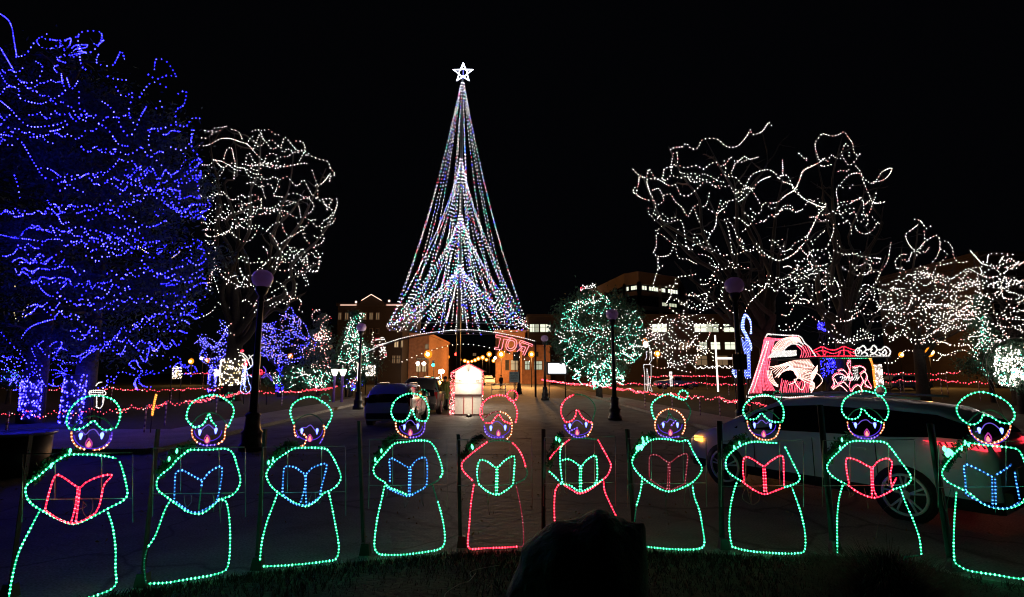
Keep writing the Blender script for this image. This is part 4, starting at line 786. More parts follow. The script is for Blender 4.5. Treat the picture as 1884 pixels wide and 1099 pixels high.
# --- small trees, mid left
def small_tree(lab, Y, cx, cy, rx, ry, by, mw, n, seed, leafm=None, cone=False, name="small_tree", group=None, size=11, rpx=.66, wrap=None):
    c = P(cx, cy, Y); b = Vector((c.x, Y, 0)); k = Y / F; root = thing(name, lab, "tree", b, group)
    if leafm:
        m = MB(); m.tube([b - Vector((0, 0, .1)), b + Vector((0, 0, c.z))], .16, BARK, 7, .06); part(m, "trunk", root)
        m = MB(); crown_leaves(m, c, (rx * k, rx * k * .9, ry * k), 5000, .12, leafm, seed, cone, 50); part(m, "crown", root)
    else:
        rr = random.Random(seed); T = [P(cx + math.cos(a) * rx * .8, cy + math.sin(a) * ry * .8, Y + rr.uniform(-1.5, 1.5)) for a in [rr.uniform(0, 6.28) for _ in range(9)]]
        bare_tree(root, b, c.z * 1.3, T, .16, seed, .35)
    sh = (lambda x, y: abs(x - cx) < rx * max(.08, (y - (cy - ry)) / (2 * ry))) if cone else None
    loops(root, n, cx, cy, rx, ry, Y, rx * k * .9, mw, rpx=rpx, steppx=5.2, seed=seed, size=size, seg=7, shape=sh)
    if wrap:
        m = MB(); kk = m.m(wrap); rr = random.Random(seed)
        for i in range(90):
            a = rr.uniform(0, 6.28); m.octa(b + Vector((math.cos(a) * .27, math.sin(a) * .27, rr.uniform(.4, 2.6))), .04, kk)
        part(m, "trunk_wrap", root)
small_tree("small bare tree with blue light strings left of the white-lit tree's trunk", 40, 396, 632, 42, 50, 712, [(BB2, 3), (emi('bulb_lavender', (.30, .24, 1.0), 5.0), 3)], 17, 51, wrap=BB2, size=15)
small_tree("rounded bare tree with blue light strings right of the left street lamp", 44, 520, 625, 50, 50, 712, [(BB2, 3), (emi('bulb_lavender', (.30, .24, 1.0), 5.0), 4), (BP, 1)], 26, 52, wrap=BB, size=15)
small_tree("tree with sparse pinkish white bulbs right of the blue rounded tree", 47, 590, 628, 34, 58, 705, [(BP, 4), (BW, 3), (BR, 1)], 22, 53, NEEDLE, True, "conifer")
small_tree("narrow conifer with teal and white bulbs behind the left far street lamp", 46, 650, 630, 44, 60, 705, TM, 40, 54, LEAF, True, "conifer")
small_tree("wide low evergreen shrub with teal bulbs behind the red fence lights", 40, 555, 697, 62, 20, 712, TM, 26, 55, LEAF, False, "shrub", size=9)
small_tree("small shrub with blue, white and red bulbs beside the lantern posts", 44, 645, 700, 26, 14, 712, [(BB2, 2), (BW, 2), (BR, 1), (BT, 1)], 18, 56, LEAF, False, "shrub", size=8)
small_tree("little tree with a purple-blue bulb cluster below the bridge display", 34, 1523, 674, 17, 20, 712, [(BB, 3), (BB2, 2)], 16, 57, None, False, size=6)
small_tree("thin tree with a tiny blue bulb tuft above the bridge display", 38, 1514, 603, 13, 10, 712, BM, 8, 58, None, False, size=6)
small_tree("conifer with drooping teal light strings left of the dense white shrub", 36, 1812, 620, 38, 75, 715, [(BT, 4), (BW, 3)], 12, 59, LEAF, True, "conifer", size=14)
small_tree("small slim tree outlined in white and red bulbs left of the arch", 60, 695, 640, 16, 34, 700, [(BW, 4), (BR, 1)], 9, 60, None, size=8)
small_tree("distant shrub with blue bulbs at the far left edge", 34, 20, 700, 34, 14, 712, [(BB2, 2), (BT, 1)], 10, 61, LEAF, False, "shrub", size=9)
small_tree("very bright white-lit globe shrub at the right edge", 26, 1868, 672, 40, 42, 745, [(BW, 6), (BT, .6)], 60, 62, LEAF, False, "shrub", size=9, rpx=1.4)

# --- giant string-light tree
Ym = 60; Ap = P(851, 150, Ym); Rb = 8.1; zb = 7.0
root = thing("giant_string_light_tree", "giant cone-shaped tree of multicoloured light strings topped by a white star", "light tree", (Ap.x, Ym, 0))
m = MB(); m.tube([Vector((Ap.x, Ym, 0)), Vector((Ap.x, Ym, Ap.z + .3))], .28, LAMPM, 10, .10); part(m, "pole", root)
m = MB(); ring = [Vector((Ap.x + Rb * math.cos(q * math.pi / 24), Ym + Rb * math.sin(q * math.pi / 24), zb)) for q in range(49)]; m.tube(ring, .04, STEEL, 5); part(m, "ring", root)
MC = [(BW, 9), (emi('bulb_lilac', (.42, .40, 1.0), 5.0), 4), (BB2, 1), (BR, 1.5), (BT, 2.4)]
H = Ap.z - zb
def conestr(ztop, a, seed, bulge):
    rr = random.Random(seed); t0 = (Ap.z - ztop) / H; pts = []
    f = lambda t: .72 * t + .28 * t ** 2.6
    zend = zb + rr.uniform(-.12, .15); Re = Rb * rr.uniform(.97, 1.03)
    for i in range(15):
        u = i / 14; t = t0 + (1 - t0) * u
        rad = Re * (f(t) if t0 < .05 else u ** bulge) + .12
        pts.append(Vector((Ap.x + rad * math.cos(a), Ym + rad * math.sin(a), Ap.z + (zend - Ap.z) * t)))
    return pts
si = 0
for yt, n in ((150, 14), (291, 20), (394, 26), (487, 30)):
    zt = P(851, yt, Ym).z
    for q in range(n):
        a = 6.283 * (q + rnd.uniform(-.1, .1)) / n + yt; si += 1
        part(strand_mesh(conestr(zt, a, si, 1.38), MC, .040, .46, .004, .02), "light_string", root)
def star(c, Ro, Ri, th, off):
    return [c + Vector((math.sin(i * math.pi / 5) * (Ro if i % 2 == 0 else Ri), off, math.cos(i * math.pi / 5) * (Ro if i % 2 == 0 else Ri))) for i in range(11)]
sc_ = P(852, 134, Ym); m = MB(); SW = emi("star_tube", (.75, .78, 1.0), 6.0)
m.tube(star(sc_, 1.30, .52, 0, 0), .085, SW, 6, caps=False)
m.tube([sc_ + Vector((math.cos(q * math.pi / 10) * .5, 0, math.sin(q * math.pi / 10) * .5)) for q in range(21)], .05, SW, 6, caps=False)
m.tube([sc_ + Vector((0, .05, -1.4)), sc_ + Vector((0, .05, .4))], .03, emi("star_stem", (.2, .2, 1), 2.5), 5)
st = part(m, "star", root)

# ------------------------------------------------------------------ street lamps with globes
def lamp(px, gy, Y, lab, H=4.7, first=None):
    base = P(px, gy, Y); base = Vector((base.x, Y, 0))
    if first:
        o = copy_tree(first); o.location = base; o["label"] = lab; return o
    root = thing("street_lamp", lab, "street lamp", base, "globe street lamps along the promenade"); m = MB()
    m.lathe((0, 0, 0), [(.30, 0), (.30, .16), (.25, .2), (.24, .42), (.27, .46), (.20, .55), (.17, .85), (.20, .9), (.13, .98)], LAMPM, 12)
    lp(m, "base", root); m = MB()
    m.lathe((0, 0, .98), [(.10, 0), (.085, 1.2), (.07, 2.6), (.065, 3.1)], LAMPM, 14); 
    for z in (1.5, 3.9): m.lathe((0, 0, z), [(.085, 0), (.11, .03), (.085, .07)], LAMPM, 12)
    lp(m, "pole", root); m = MB(); m.lathe((0, 0, 4.05), [(.07, 0), (.15, .12), (.17, .22), (.13, .26)], LAMPM, 14); lp(m, "globe_holder", root)
    m = MB(); m.lathe((0, 0, 4.3), [(.12, 0), (.225, .07), (.27, .19), (.27, .28), (.22, .39), (.12, .45), (.03, .47)], GLOBE, 20); lp(m, "globe", root)
    return root
L0 = lamp(484, 500, 13.8, "tall black street lamp with a purple-tinted globe between the second and third carollers")
lamp(1350, 512, 14.9, "black street lamp with a purple globe before the widest white-lit bare tree", first=L0)
lamp(1126, 572, 22.5, "street lamp with a pink-tinted globe in front of the round evergreen", first=L0)
lamp(665, 598, 29, "street lamp in front of the narrow teal-lit conifer", first=L0)
lamp(1002, 620, 38.5, "street lamp between the arch letters and the round evergreen", first=L0)
lamp(955, 634, 50, "small distant street lamp with a teal globe under the letter signs", first=L0)
# board on the near right lamp
m = MB(); c = P(1361, 666, 14.7); m.box(c, (.40, .04, .44), mat("sign_back", (.10, .08, .10), .5)); m.box(c + Vector((0, 0, -.0)), (.06, .07, .50), LAMPM)
o = m.build("sign_board", None, c); tag(o, "square grey notice board strapped to the near right street lamp's pole", "sign")

# ------------------------------------------------------------------ cars
def profile_car(lab, loc, rot, L, W, H, paint, kind='suv', group=None, lights=False, tail=False, seats=False, plate=True, amber=False):
    """car heading +X in local space, origin on the ground at its centre"""
    root = thing("parked_car", lab, "car", loc, group); root.rotation_euler = (0, 0, rot)
    h = L / 2
    if kind == 'suv':   # x, belt z, roof z (None = no cabin), half width
        st = [(-h, .90, .92, .80), (-h + .06, 1.10, 1.13, .87), (-h + .22, 1.12, 1.34, .91), (-h + .58, 1.11, H - .09, .93), (-h + 1.15, 1.05, H - .03, .94), (0 - .15, 1.02, H, .945), (.45, 1.0, H - .05, .945), (.85, .99, H - .22, .94), (1.35, .98, 1.13, .935), (h - .75, .95, 1.02, .92), (h - .30, .85, .90, .88), (h - .08, .70, .75, .78), (h, .60, .62, .68)]
    elif kind == 'pickup':
        st = [(-h, .85, .90, .88), (-h + .1, .92, .95, .92), (-.55, .95, .98, .94), (-.45, 1.0, H - .05, .94), (0, 1.0, H, .94), (.5, 1.0, H - .06, .94), (1.05, .98, 1.1, .93), (h - .3, .92, 1.0, .90), (h, .7, .8, .82)]
    else:
        st = [(-h, .80, .84, .82), (-h + .1, .98, 1.2, .88), (-h + .35, 1.02, H - .12, .92), (-h + .8, 1.02, H, .94), (.3, 1.0, H, .94), (.9, .98, H - .2, .94), (1.5, .96, 1.12, .93), (h - .3, .85, .92, .88), (h, .62, .68, .72)]
    s = W / 1.89; zb = .24
    m = MB(); k = m.m(paint); kg = m.m(GLASS); rows = []
    for x, zbelt, zr, hw in st:
        hw *= s; wr = hw * (.76 if zr > zbelt + .15 else .93); row = []
        cr_ = [(hw * .90, zb), (hw * .985, zb + .16), (hw, zb + (zbelt - zb) * .45), (hw * .99, zbelt - .08), (hw * .965, zbelt), (wr + (hw * .965 - wr) * .15, zbelt + (zr - zbelt) * .86), (wr * .88, zr - .012), (wr * .45, zr + .012), (0, zr + .018)]
        full = [(-y, z) for y, z in cr_] + [(y, z) for y, z in cr_[-2::-1]]
        rows.append([Vector((x, y, z)) for y, z in full])
    nr = len(rows[0]); base = len(m.v)
    for r_i in rows: m.v += r_i
    for i in range(len(rows) - 1):
        for j in range(nr - 1): m.face([base + i * nr + j, base + (i + 1) * nr + j, base + (i + 1) * nr + j + 1, base + i * nr + j + 1], m.m(BLACKP) if j in (0, nr - 2) else k, True)
    m.face([base + j for j in range(nr)], k); m.face([base + (len(rows) - 1) * nr + j for j in range(nr)][::-1], k)
    body = lp(m, "body", root)
    # windows: side glass, windscreen, rear glass, laid 6 mm proud of the shell
    def shell(i, j): return rows[i][j]
    cab = [i for i, q in enumerate(st) if q[2] > q[1] + .15]; i0, i1 = cab[0], cab[-1]
    for sgn, (ja, jb) in ((-1, (4, 5)), (1, (nr - 5, nr - 6))):
        m = MB(); pts_lo = []; pts_hi = []
        for i in range(i0, i1 + 1):
            a, b_ = shell(i, ja), shell(i, jb); off = Vector((0, sgn * .008, 0))
            pts_lo.append(a.lerp(b_, .10) + off); pts_hi.append(a.lerp(b_, .93) + off)
        e = shell(i1 + 1, ja) if i1 + 1 < len(rows) else shell(i1, ja); pts_lo.append(pts_lo[-1].lerp(e + Vector((0, sgn * .008, .04)), .7)); 
        n0 = len(m.v); kk = m.m(GLASS); allp = pts_lo + pts_hi; m.v += allp; nl = len(pts_lo)
        for i in range(len(pts_hi) - 1): m.face([n0 + i, n0 + i + 1, n0 + nl + i + 1, n0 + nl + i], kk, True)
        m.face([n0 + nl - 2, n0 + nl - 1, n0 + nl + len(pts_hi) - 1], kk)
        lp(m, "side_window", root)
    m = MB()     # windscreen
    kk = m.m(GLASS)
    def band(ia, ib, t0, t1, upo):
        n0 = len(m.v)
        for i, t in ((ia, t0), (ib, t1)):
            for j in range(5, nr - 5): m.v.append(rows[ia][j].lerp(rows[ib][j], t) + Vector(upo))
        c_ = nr - 10
        for j in range(c_ - 1): m.face([n0 + j, n0 + j + 1, n0 + c_ + j + 1, n0 + c_ + j], kk, True)
    band(i1, min(i1 + 1, len(rows) - 1), .03, .92, (.012, 0, .016)); lp(m, "windscreen", root)
    m = MB(); kk = m.m(GLASS); band(max(i0 - 1, 0), i0, .12, .96, (-.015, 0, .016)); lp(m, "rear_window", root)
    wx = (h - .92, -h + .98); wr_ = .345
    for x in wx:
        for sgn in (-1, 1):
            yy = sgn * (.945 * s - .12); ax = Matrix.Rotation(R(90), 3, 'X')
            m = MB(); m.lathe((x, sgn * (.945 * s + .004), wr_), [(.01, -.004), (.385, -.004), (.385, .004), (.01, .004)], BLACKP, 26, ax); lp(m, "wheel_arch", root)
            m = MB(); m.lathe((x, yy + sgn * .015, wr_), [(.27, -.09), (.315, -.12), (wr_, -.07), (wr_, .07), (.315, .12), (.27, .09)], TYRE, 26, ax); wh_ = lp(m, "wheel", root)
            m = MB(); y2 = yy + sgn * .137; m.lathe((x, y2, wr_), [(.248, -.02), (.280, -.02), (.280, .012), (.248, .012), (.248, -.02)], RIM, 28, ax, False)
            m.lathe((x, y2, wr_), [(.001, -.016), (.06, -.014), (.06, .014), (.001, .016)], RIM, 12, ax)
            for q in range(5):
                a = q * 2 * math.pi / 5 + .3
                for da in (-.16, .16):
                    m.tube([(x + math.cos(a) * .05, y2, wr_ + math.sin(a) * .05), (x + math.cos(a + da) * .255, y2, wr_ + math.sin(a + da) * .255)], .015, RIM, 5)
            rim = m.build("rim"); rim.parent = wh_
    m = MB()
    for sgn in (-1, 1): pass
    for sgn in (-1, 1):
        m = MB(); m.box((.95, sgn * (W / 2 + .04), 1.08), (.16, .22, .13), paint, taper=.8); lp(m, "wing_mirror", root)
        m = MB(); hl = emi("headlight_amber", (1.0, .38, .05), 4.0) if amber else mat("headlight_glass", (.5, .5, .5), .15)
        m.box((h - .34, sgn * (.85 * s), .76), (.22, .09, .09), hl, Matrix.Rotation(-sgn * .45, 3, 'Z')); lp(m, "headlight", root)
        m = MB(); tl = emi("tail_light_on", (1.0, .03, .05), 1.9) if tail else mat("tail_light_off", (.25, .01, .01), .25, noise_amt=.05)
        xr = -h + .10
        if kind == 'suv':
            m.poly([Vector((xr - .10, sgn * .66 * s, 1.015)), Vector((xr - .01, sgn * .865 * s, 1.015)), Vector((xr + .42, sgn * .93 * s, 1.05)), Vector((xr + .62, sgn * .95 * s, 1.095)), Vector((xr + .02, sgn * .865 * s, 1.10)), Vector((xr - .09, sgn * .66 * s, 1.10))], tl, (-.012, sgn * .016, .0))
            for q in range(8): m.box((xr + .0 + q * .06, sgn * (.895 + q * .009) * s, 1.07), (.010, .05, .055), BLACKP, Matrix.Rotation(.5, 3, 'Y'))
        else: m.box((xr - .02, sgn * .80 * s, .92), (.10, .14, .32), tl)
        lp(m, "tail_light", root)
        m = MB(); m.tube([(-h + .8, sgn * .60 * s, H + .035), (-h + 1.2, sgn * .61 * s, H + .05), (.3, sgn * .61 * s, H + .05), (.6, sgn * .60 * s, H + .0)], .018, RIM, 6); lp(m, "roof_rail", root)
    m = MB(); m.box((-h - .02, 0, .42), (.14, W * .80, .20), BLACKP); lp(m, "bumper", root)
    m = MB(); m.box((h - .03, 0, .40), (.14, W * .66, .18), BLACKP); lp(m, "bumper", root)
    if plate: m = MB(); m.box((-h - .03, 0, .68), (.02, .32, .16), WHITEP); lp(m, "number_plate", root)
    m = MB()
    for sgn in (-1, 1):
        for x in (-.15, -1.02, .82): m = MB(); m.box((x, sgn * (.945 * s + .001), .66), (.010, .008, .66), BLACKP); lp(m, "door_seam", root)
        for x in (.02, -.85): m = MB(); m.box((x + .05, sgn * (.945 * s + .012), .90), (.20, .03, .03), RIM); lp(m, "door_handle", root)
    return root
SILV = mat("silver_paint", (.78, .75, .80), .35, .0, noise_amt=.04, coat=.6)
WPNT = mat("white_car_paint", (.80, .80, .84), .3, .0, noise_amt=.04, coat=.6)
DPNT = mat("dark_car_paint", (.05, .05, .045), .3, .2, noise_amt=.04, coat=.6)
BPNT = mat("blue_car_paint", (.10, .16, .50), .35, .2, noise_amt=.05, coat=.5)
rw = Vector((5.40, 7.42, 0)); fw = Vector((3.86, 9.62, 0)); hd = (fw - rw).normalized(); nn = Vector((hd.y, -hd.x, 0))
ctr = (rw + fw) / 2 + nn * .93 - hd * .03
profile_car("silver grey SUV with lit red tail lights behind the three rightmost carollers", ctr, math.atan2(hd.y, hd.x), 4.62, 1.88, 1.60, SILV, 'suv', tail=True, amber=True)
profile_car("white crossover parked with its rear to the camera, tinted violet, left of the kiosk", Vector((-4.62, 21.7, 0)), R(90), 4.5, 1.84, 1.55, WPNT, 'van')
profile_car("dark minivan with a pale interior parked just beyond the white crossover", Vector((-4.45, 27.4, 0)), R(90), 4.7, 1.9, 1.74, DPNT, 'van')
profile_car("small blue car beyond the light fences behind the candy cane light", P(1242, 694, 66) * 1 - Vector((0, 0, P(1242, 694, 66).z)), R(182), 5.2, 1.8, 1.55, BPNT, 'pickup', plate=False)
profile_car("dark car at the kerb on the sodium-lit street left of the kiosk", Vector((P(788, 690, 75).x, 75, 0)), R(100), 4.6, 1.8, 1.5, DPNT, 'van', group="cars on the sodium-lit street")
profile_car("dark car on the sodium-lit street just right of the kiosk roof", Vector((P(898, 690, 85).x, 85, 0)), R(-80), 4.6, 1.8, 1.5, SILV, 'van', group="cars on the sodium-lit street")
profile_car("pale car farther up the sodium-lit street below the letters", Vector((P(928, 687, 110).x, 110, 0)), R(160), 4.6, 1.8, 1.5, WPNT, 'van', group="cars on the sodium-lit street")
profile_car("blue-grey van beyond the right-hand light fences", Vector((P(1668, 692, 62).x, 62, 0)), R(0), 5.0, 1.9, 1.7, mat("grey_blue_paint", (.22, .28, .36), .35), 'van', plate=False)

# ------------------------------------------------------------------ kiosk, attendant, floodlight
K = Vector((P(861, 765, 24.9).x, 24.9, 0)); KW, KH, KD = 1.26, 2.02, 1.2
root = thing("ticket_kiosk", "small white gabled booth with a brightly lit front and red bulb edging in the street", "kiosk", K)
m = MB(); m.box(K + Vector((0, KD / 2, KH / 2 + .05)), (KW, KD, KH), WHITEP); part(m, "wall", root)
m = MB(); m.poly([K + Vector((-KW / 2, 0.01, KH + .05)), K + Vector((KW / 2, .01, KH + .05)), K + Vector((0, .01, KH + .40))], WHITEP, (0, KD - .02, 0)); part(m, "gable", root)
m = MB()
for sgn in (-1, 1): m.poly([K + Vector((0, -.12, KH + .45)), K + Vector((sgn * (KW / 2 + .16), -.12, KH + .05)), K + Vector((sgn * (KW / 2 + .16), -.12, KH + .0)), K + Vector((0, -.12, KH + .40))], ROOF, (0, KD + .3, 0))
part(m, "roof", root)
m = MB()
for zz, hh in ((.03, .08), (.93, .11), (1.52, .025), (1.655, .02)): m.box(K + Vector((0, -.02, zz)), (KW + .02, .035, hh), mat("maroon_trim", (.07, .03, .03), .7))
part(m, "counter_trim", root)
m = MB(); 
for x in (-.20, .20): m.box(K + Vector((x, -.022, .47)), (.035, .03, .80), REDP)
part(m, "panel_divider", root)
def text(s, loc, size, mt, parent=None, rot=(R(90), 0, 0), ext=.004, name="lettering", shear=0, outline=0):
    cu = bpy.data.curves.new(name, 'FONT'); cu.body = s; cu.size = size; cu.extrude = ext; cu.align_x = 'CENTER'; cu.align_y = 'CENTER'; cu.shear = shear
    cu.materials.append(mt); o = bpy.data.objects.new(name, cu); col.objects.link(o); o.location = loc; o.rotation_euler = rot
    bpy.context.view_layer.update(); me = bpy.data.meshes.new_from_object(o); o2 = bpy.data.objects.new(name, me); col.objects.link(o2); o2.rotation_euler = rot
    bpy.data.objects.remove(o)
    o2.location = Vector(loc) - (WLOC(parent) if parent else Vector((0, 0, 0)))
    if parent: o2.parent = parent
    return o2
text("PLA", K + Vector((-.36, -.012, 1.59)), .10, BLACKP, root); text("ICE", K + Vector((.42, -.012, 1.59)), .10, BLACKP, root)
def lightpart(parent, loc, color, energy, radius=.08, name="lamp_light"):
    l = bpy.data.lights.new(name, 'POINT'); l.color = color; l.energy = energy; l.shadow_soft_size = radius
    o = bpy.data.objects.new(name, l); col.objects.link(o); o.location = Vector(loc) - WLOC(parent); o.parent = parent; return o
m = MB(); m.lathe(K + Vector((0, -.25, 1.93)), [(.03, -.06), (.07, -.04), (.07, .04), (.03, .06)], emi("kiosk_bulb", (1, .86, .66), 30), 10); m.tube([K + Vector((0, 0, 2.1)), K + Vector((0, -.25, 2.02))], .012, LAMPM, 5)
fl = part(m, "flood_lamp", root); lightpart(root, K + Vector((0, -.48, 1.75)), (1, .84, .62), 52, .1)
lightpart(root, K + Vector((.05, -.75, .35)), (1, .80, .55), 14, .08)
m = MB(); m.lathe(K + Vector((.12, -.9, .0)), [(.12, 0), (.14, .08), (.05, .12)], BLACKP, 10); part(m, "ground_lamp", root)
m = MB(); k = m.m(BR); k2 = m.m(BP); rr = random.Random(9)
for sgn, n in ((-1, 170), (1, 60)):
    for i in range(n):
        x = sgn * (KW / 2 + .03 + (rr.random() ** 1.5 * .22 if sgn < 0 else rr.uniform(0, .05))); m.octa(K + Vector((x, rr.uniform(-.1, .1), rr.uniform(.06, 2.05))), .020, k if rr.random() < .7 else k2)
for i in range(46):
    t = rr.uniform(-1, 1); m.octa(K + Vector((t * (KW / 2 + .1), -.15, KH + .42 - abs(t) * .38)), .020, k)
part(m, "light_string", root)

def person(name, lab, loc, H, coat, legs, face=0, bag=False):
    root = thing(name, lab, "person", loc); me = bpy.data.meshes.new("body"); s = H / 1.75
    V = [(0, 0, .92, .13), (0, 0, 1.15, .14), (0, 0, 1.40, .15), (0, 0, 1.50, .06), (0, 0, 1.56, .06), (0, .0, 1.66, .095), (0, 0, 1.74, .07),
         (.10, 0, .86, .10), (.11, -.02, .48, .065), (.11, 0, .08, .045), (.12, -.10, .03, .04), (-.10, 0, .86, .10), (-.11, .02, .48, .065), (-.11, 0, .08, .045), (-.12, -.10, .03, .04),
         (.20, 0, 1.42, .06), (.26, .02, 1.14, .045), (.22, -.12, .95, .035), (.21, -.18, .88, .032), (-.20, 0, 1.42, .06), (-.26, .02, 1.14, .045), (-.24, -.08, .92, .035), (-.23, -.12, .85, .032)]
    E = [(0, 1), (1, 2), (2, 3), (3, 4), (4, 5), (5, 6), (0, 7), (7, 8), (8, 9), (9, 10), (0, 11), (11, 12), (12, 13), (13, 14), (2, 15), (15, 16), (16, 17), (17, 18), (2, 19), (19, 20), (20, 21), (21, 22)]
    me.from_pydata([(a * s, b * s, c * s) for a, b, c, d in V], E, []); o = bpy.data.objects.new("body", me); col.objects.link(o)
    sk = o.modifiers.new("Skin", 'SKIN'); sd = o.modifiers.new("Sub", 'SUBSURF'); sd.levels = 1; sd.render_levels = 1
    for i, v in enumerate(V): me.skin_vertices[0].data[i].radius = (v[3] * s, v[3] * s)
    me.skin_vertices[0].data[0].use_root = True
    dg = bpy.context.evaluated_depsgraph_get(); me2 = bpy.data.meshes.new_from_object(o.evaluated_get(dg)); bpy.data.objects.remove(o)
    for mt in (coat, legs, SKIN): me2.materials.append(mt)
    for p in me2.polygons:
        z = p.center.z / s; p.material_index = 2 if z > 1.50 or (abs(p.center.x) > .15 * s and z < .92) else (0 if z > .80 else 1); p.use_smooth = True
    o2 = bpy.data.objects.new("body", me2); col.objects.link(o2); o2.parent = root; root.rotation_euler = (0, 0, face)
    m = MB(); m.lathe((0, .01 * s, 1.64 * s), [(.10 * s, 0), (.112 * s, .05 * s), (.09 * s, .12 * s), (.02 * s, .15 * s)], legs, 12); lp(m, "hat", root)
    m = MB(); m.lathe((0, 0, .62 * s), [(.20 * s, 0), (.19 * s, .3 * s), (.21 * s, .6 * s), (.20 * s, .80 * s), (.10 * s, .89 * s)], coat, 14); lp(m, "coat", root)
    return root
HV = mat("hi_vis_fabric", (.30, .42, .10), .8, noise_amt=.15); DKC = mat("dark_cloth", (.02, .02, .03), .9)
person("person", "person in a yellow-green safety vest and dark trousers standing left of the kiosk", Vector((P(818, 757, 28).x, 28, 0)), 1.78, HV, DKC, .3)
person("person", "dark silhouetted person on the sodium-lit street below the letters", Vector((P(922, 700, 62).x, 62, 0)), 1.7, DKC, DKC, .5)
fp = Vector((P(812, 684, 31).x, 31, 0)); root = thing("floodlight", "blazing white portable floodlight on a thin stand left of the kiosk", "floodlight", fp)
z = P(812, 684, 31).z; m = MB(); m.tube([fp, Vector((fp.x, 31, z - .1))], .025, LAMPM, 6)
for q in range(3): m.tube([fp + Vector((0, 0, .5)), fp + Vector((math.cos(q * 2.1) * .4, math.sin(q * 2.1) * .4, 0))], .018, LAMPM, 5)
part(m, "stand", root); m = MB(); m.lathe(Vector((fp.x, 30.95, z)), [(.04, -.13), (.16, -.08), (.17, .06), (.06, .13)], emi("flood_face", (1, .88, .70), 40), 12); part(m, "lamp_head", root)
lightpart(root, Vector((fp.x, 30.6, z)), (1, .85, .65), 700, .15)

# ------------------------------------------------------------------ entrance arch with letters
Ya = 44; arc = [(640, 668), (662, 655), (690, 640), (718, 629), (745, 621), (780, 614), (820, 609), (862, 607), (905, 611), (950, 619), (985, 628)]
lowa = [(735, 668), (790, 646), (840, 634), (880, 636), (930, 648), (975, 665)]
root = thing("entrance_arch", "wide arch over the street outlined in white rope light with red letters seen from behind", "arch", Vector((P(851, 620, Ya).x, Ya, 0)))
def arcpts(lst, dy=0): return cr([P(x, y, Ya + dy) for x, y in lst], 6)
m = MB(); rope(m, arcpts(arc), 'white', .016, .030, .16); part(m, "rope_light", root)
m = MB()
for dy in (-.12, .12):
    m.tube([p + Vector((0, dy, -.15)) for p in arcpts(arc)], .035, STEEL, 6)
up = arcpts(arc)
for i in range(0, len(up) - 3, 3): m.tube([up[i] + Vector((0, .12, -.15)), up[i + 3] + Vector((0, -.12, -.15))], .02, STEEL, 4)
part(m, "truss", root)
for pxx in (640, 985):
    p = P(pxx, 640, Ya); 
    for dx in (0,): 
        m = MB(); m.tube([Vector((p.x, Ya, 0)), Vector((p.x, Ya, P(pxx, 628 if pxx > 900 else 668, Ya).z))], .09, STEEL, 8); part(m, "column", root)
m = MB()
lp_ = arcpts(lowa)
kk = m.m(BW); m.tube(lp_, .012, WIRE, 4)
for p in resample(lp_, .45): m.octa(p, .030, kk)
part(m, "light_string", root)
def outline_letters(tx, x0, y0, x1, y1, rise):
    """letter outlines of rope light, mirrored because the arch is seen from behind"""
    pass
def Lp(pts, dy=-.2): return [P(x, y, Ya + dy) for x, y in pts]
Z5 = lambda l: [(880 + x * .1365, 590 + y * .1365) for x, y in l]
T_ = [Z5([(240,190),(440,235),(425,265),(345,248),(315,385),(270,392),(225,382),(222,360),(268,368),(300,238),(232,222),(240,190)])]
O_ = [Z5([(450,232),(505,262),(520,320),(490,385),(430,410),(385,385),(372,330),(395,265),(450,232)]), Z5([(445,265),(485,285),(492,325),(470,365),(430,380),(402,360),(400,320),(415,280),(445,265)])]
R_ = [Z5([(575,268),(735,325),(725,348),(685,335),(622,470),(598,458),(640,360),(600,350)]), Z5([(575,268),(550,300),(560,345),(590,355),(520,420)]), Z5([(640,360),(575,345),(570,310),(590,296),(690,332)]), Z5([(600,375),(560,405),(620,420)])]
for nm, lst, sm in (("letter_t", T_, 1), ("letter_o", O_, 4), ("letter_r", R_, 1)):
    m = MB()
    for pl in lst: m.tube(cr(Lp(pl), sm) if sm > 1 else Lp(pl), .030, emi("letter_tube", (1.0, .20, .24), 2.0), 6)
    part(m, nm, root)
# traffic lights, signs and banner under the arch
def sign(name, lab, cat, x0, y0, x1, y1, Y, mt, post=True, lines=None, txtm=BLACKP, thick=.06):
    a, b_ = P(x0, y1, Y), P(x1, y0, Y); c = (a + b_) / 2; root = thing(name, lab, cat, Vector((c.x, Y, 0)))
    m = MB(); m.box(c, (b_.x - a.x, thick, b_.z - a.z), mt); bd = part(m, "board", root)
    if post:
        m = MB()
        for x in ((a.x + .05, b_.x - .05) if post == 2 else (c.x,)): m.tube([Vector((x, Y + .06, 0)), Vector((x, Y + .06, b_.z))], .045, LAMPM, 6)
        part(m, "post", root)
    if lines:
        hgt = (b_.z - a.z) / (len(lines) + .6)
        for i, t in enumerate(lines): text(t, Vector((c.x, Y - thick / 2 - .004, b_.z - hgt * (i + .8))), hgt * .8, txtm, root)
    return root
sign("notice_sign", "teal notice board with dark writing in front of the small distant street lamp", "sign", 937, 684, 955, 704, 40, mat("teal_board", (.22, .34, .36), .6), True, ["ALL CARS", "MUST BE", "PARKED", "LIGHTS"])
sign("banner", "small dark green hanging banner left of the teal globe lamp", "banner", 944, 648, 954, 664, 47, mat("dark_banner", (.03, .07, .06), .8), True)
o = sign("backlit_screen", "bright white screen on a dark stand left of the round evergreen", "screen", 1009, 669, 1041, 687, 42, emi("screen_white", (.95, .95, 1.0), 2.4), 2)
m = MB(); a = P(1025, 678, 42.1); m.box(a, (1.75, .05, 1.05), BLACKP); part(m, "casing", o)
sign("menu_board", "group of tall backlit white boards left of the white crossover", "sign", 672, 672, 691, 692, 48, emi("board_glow", (1.0, .86, .74), 2.6), 2)
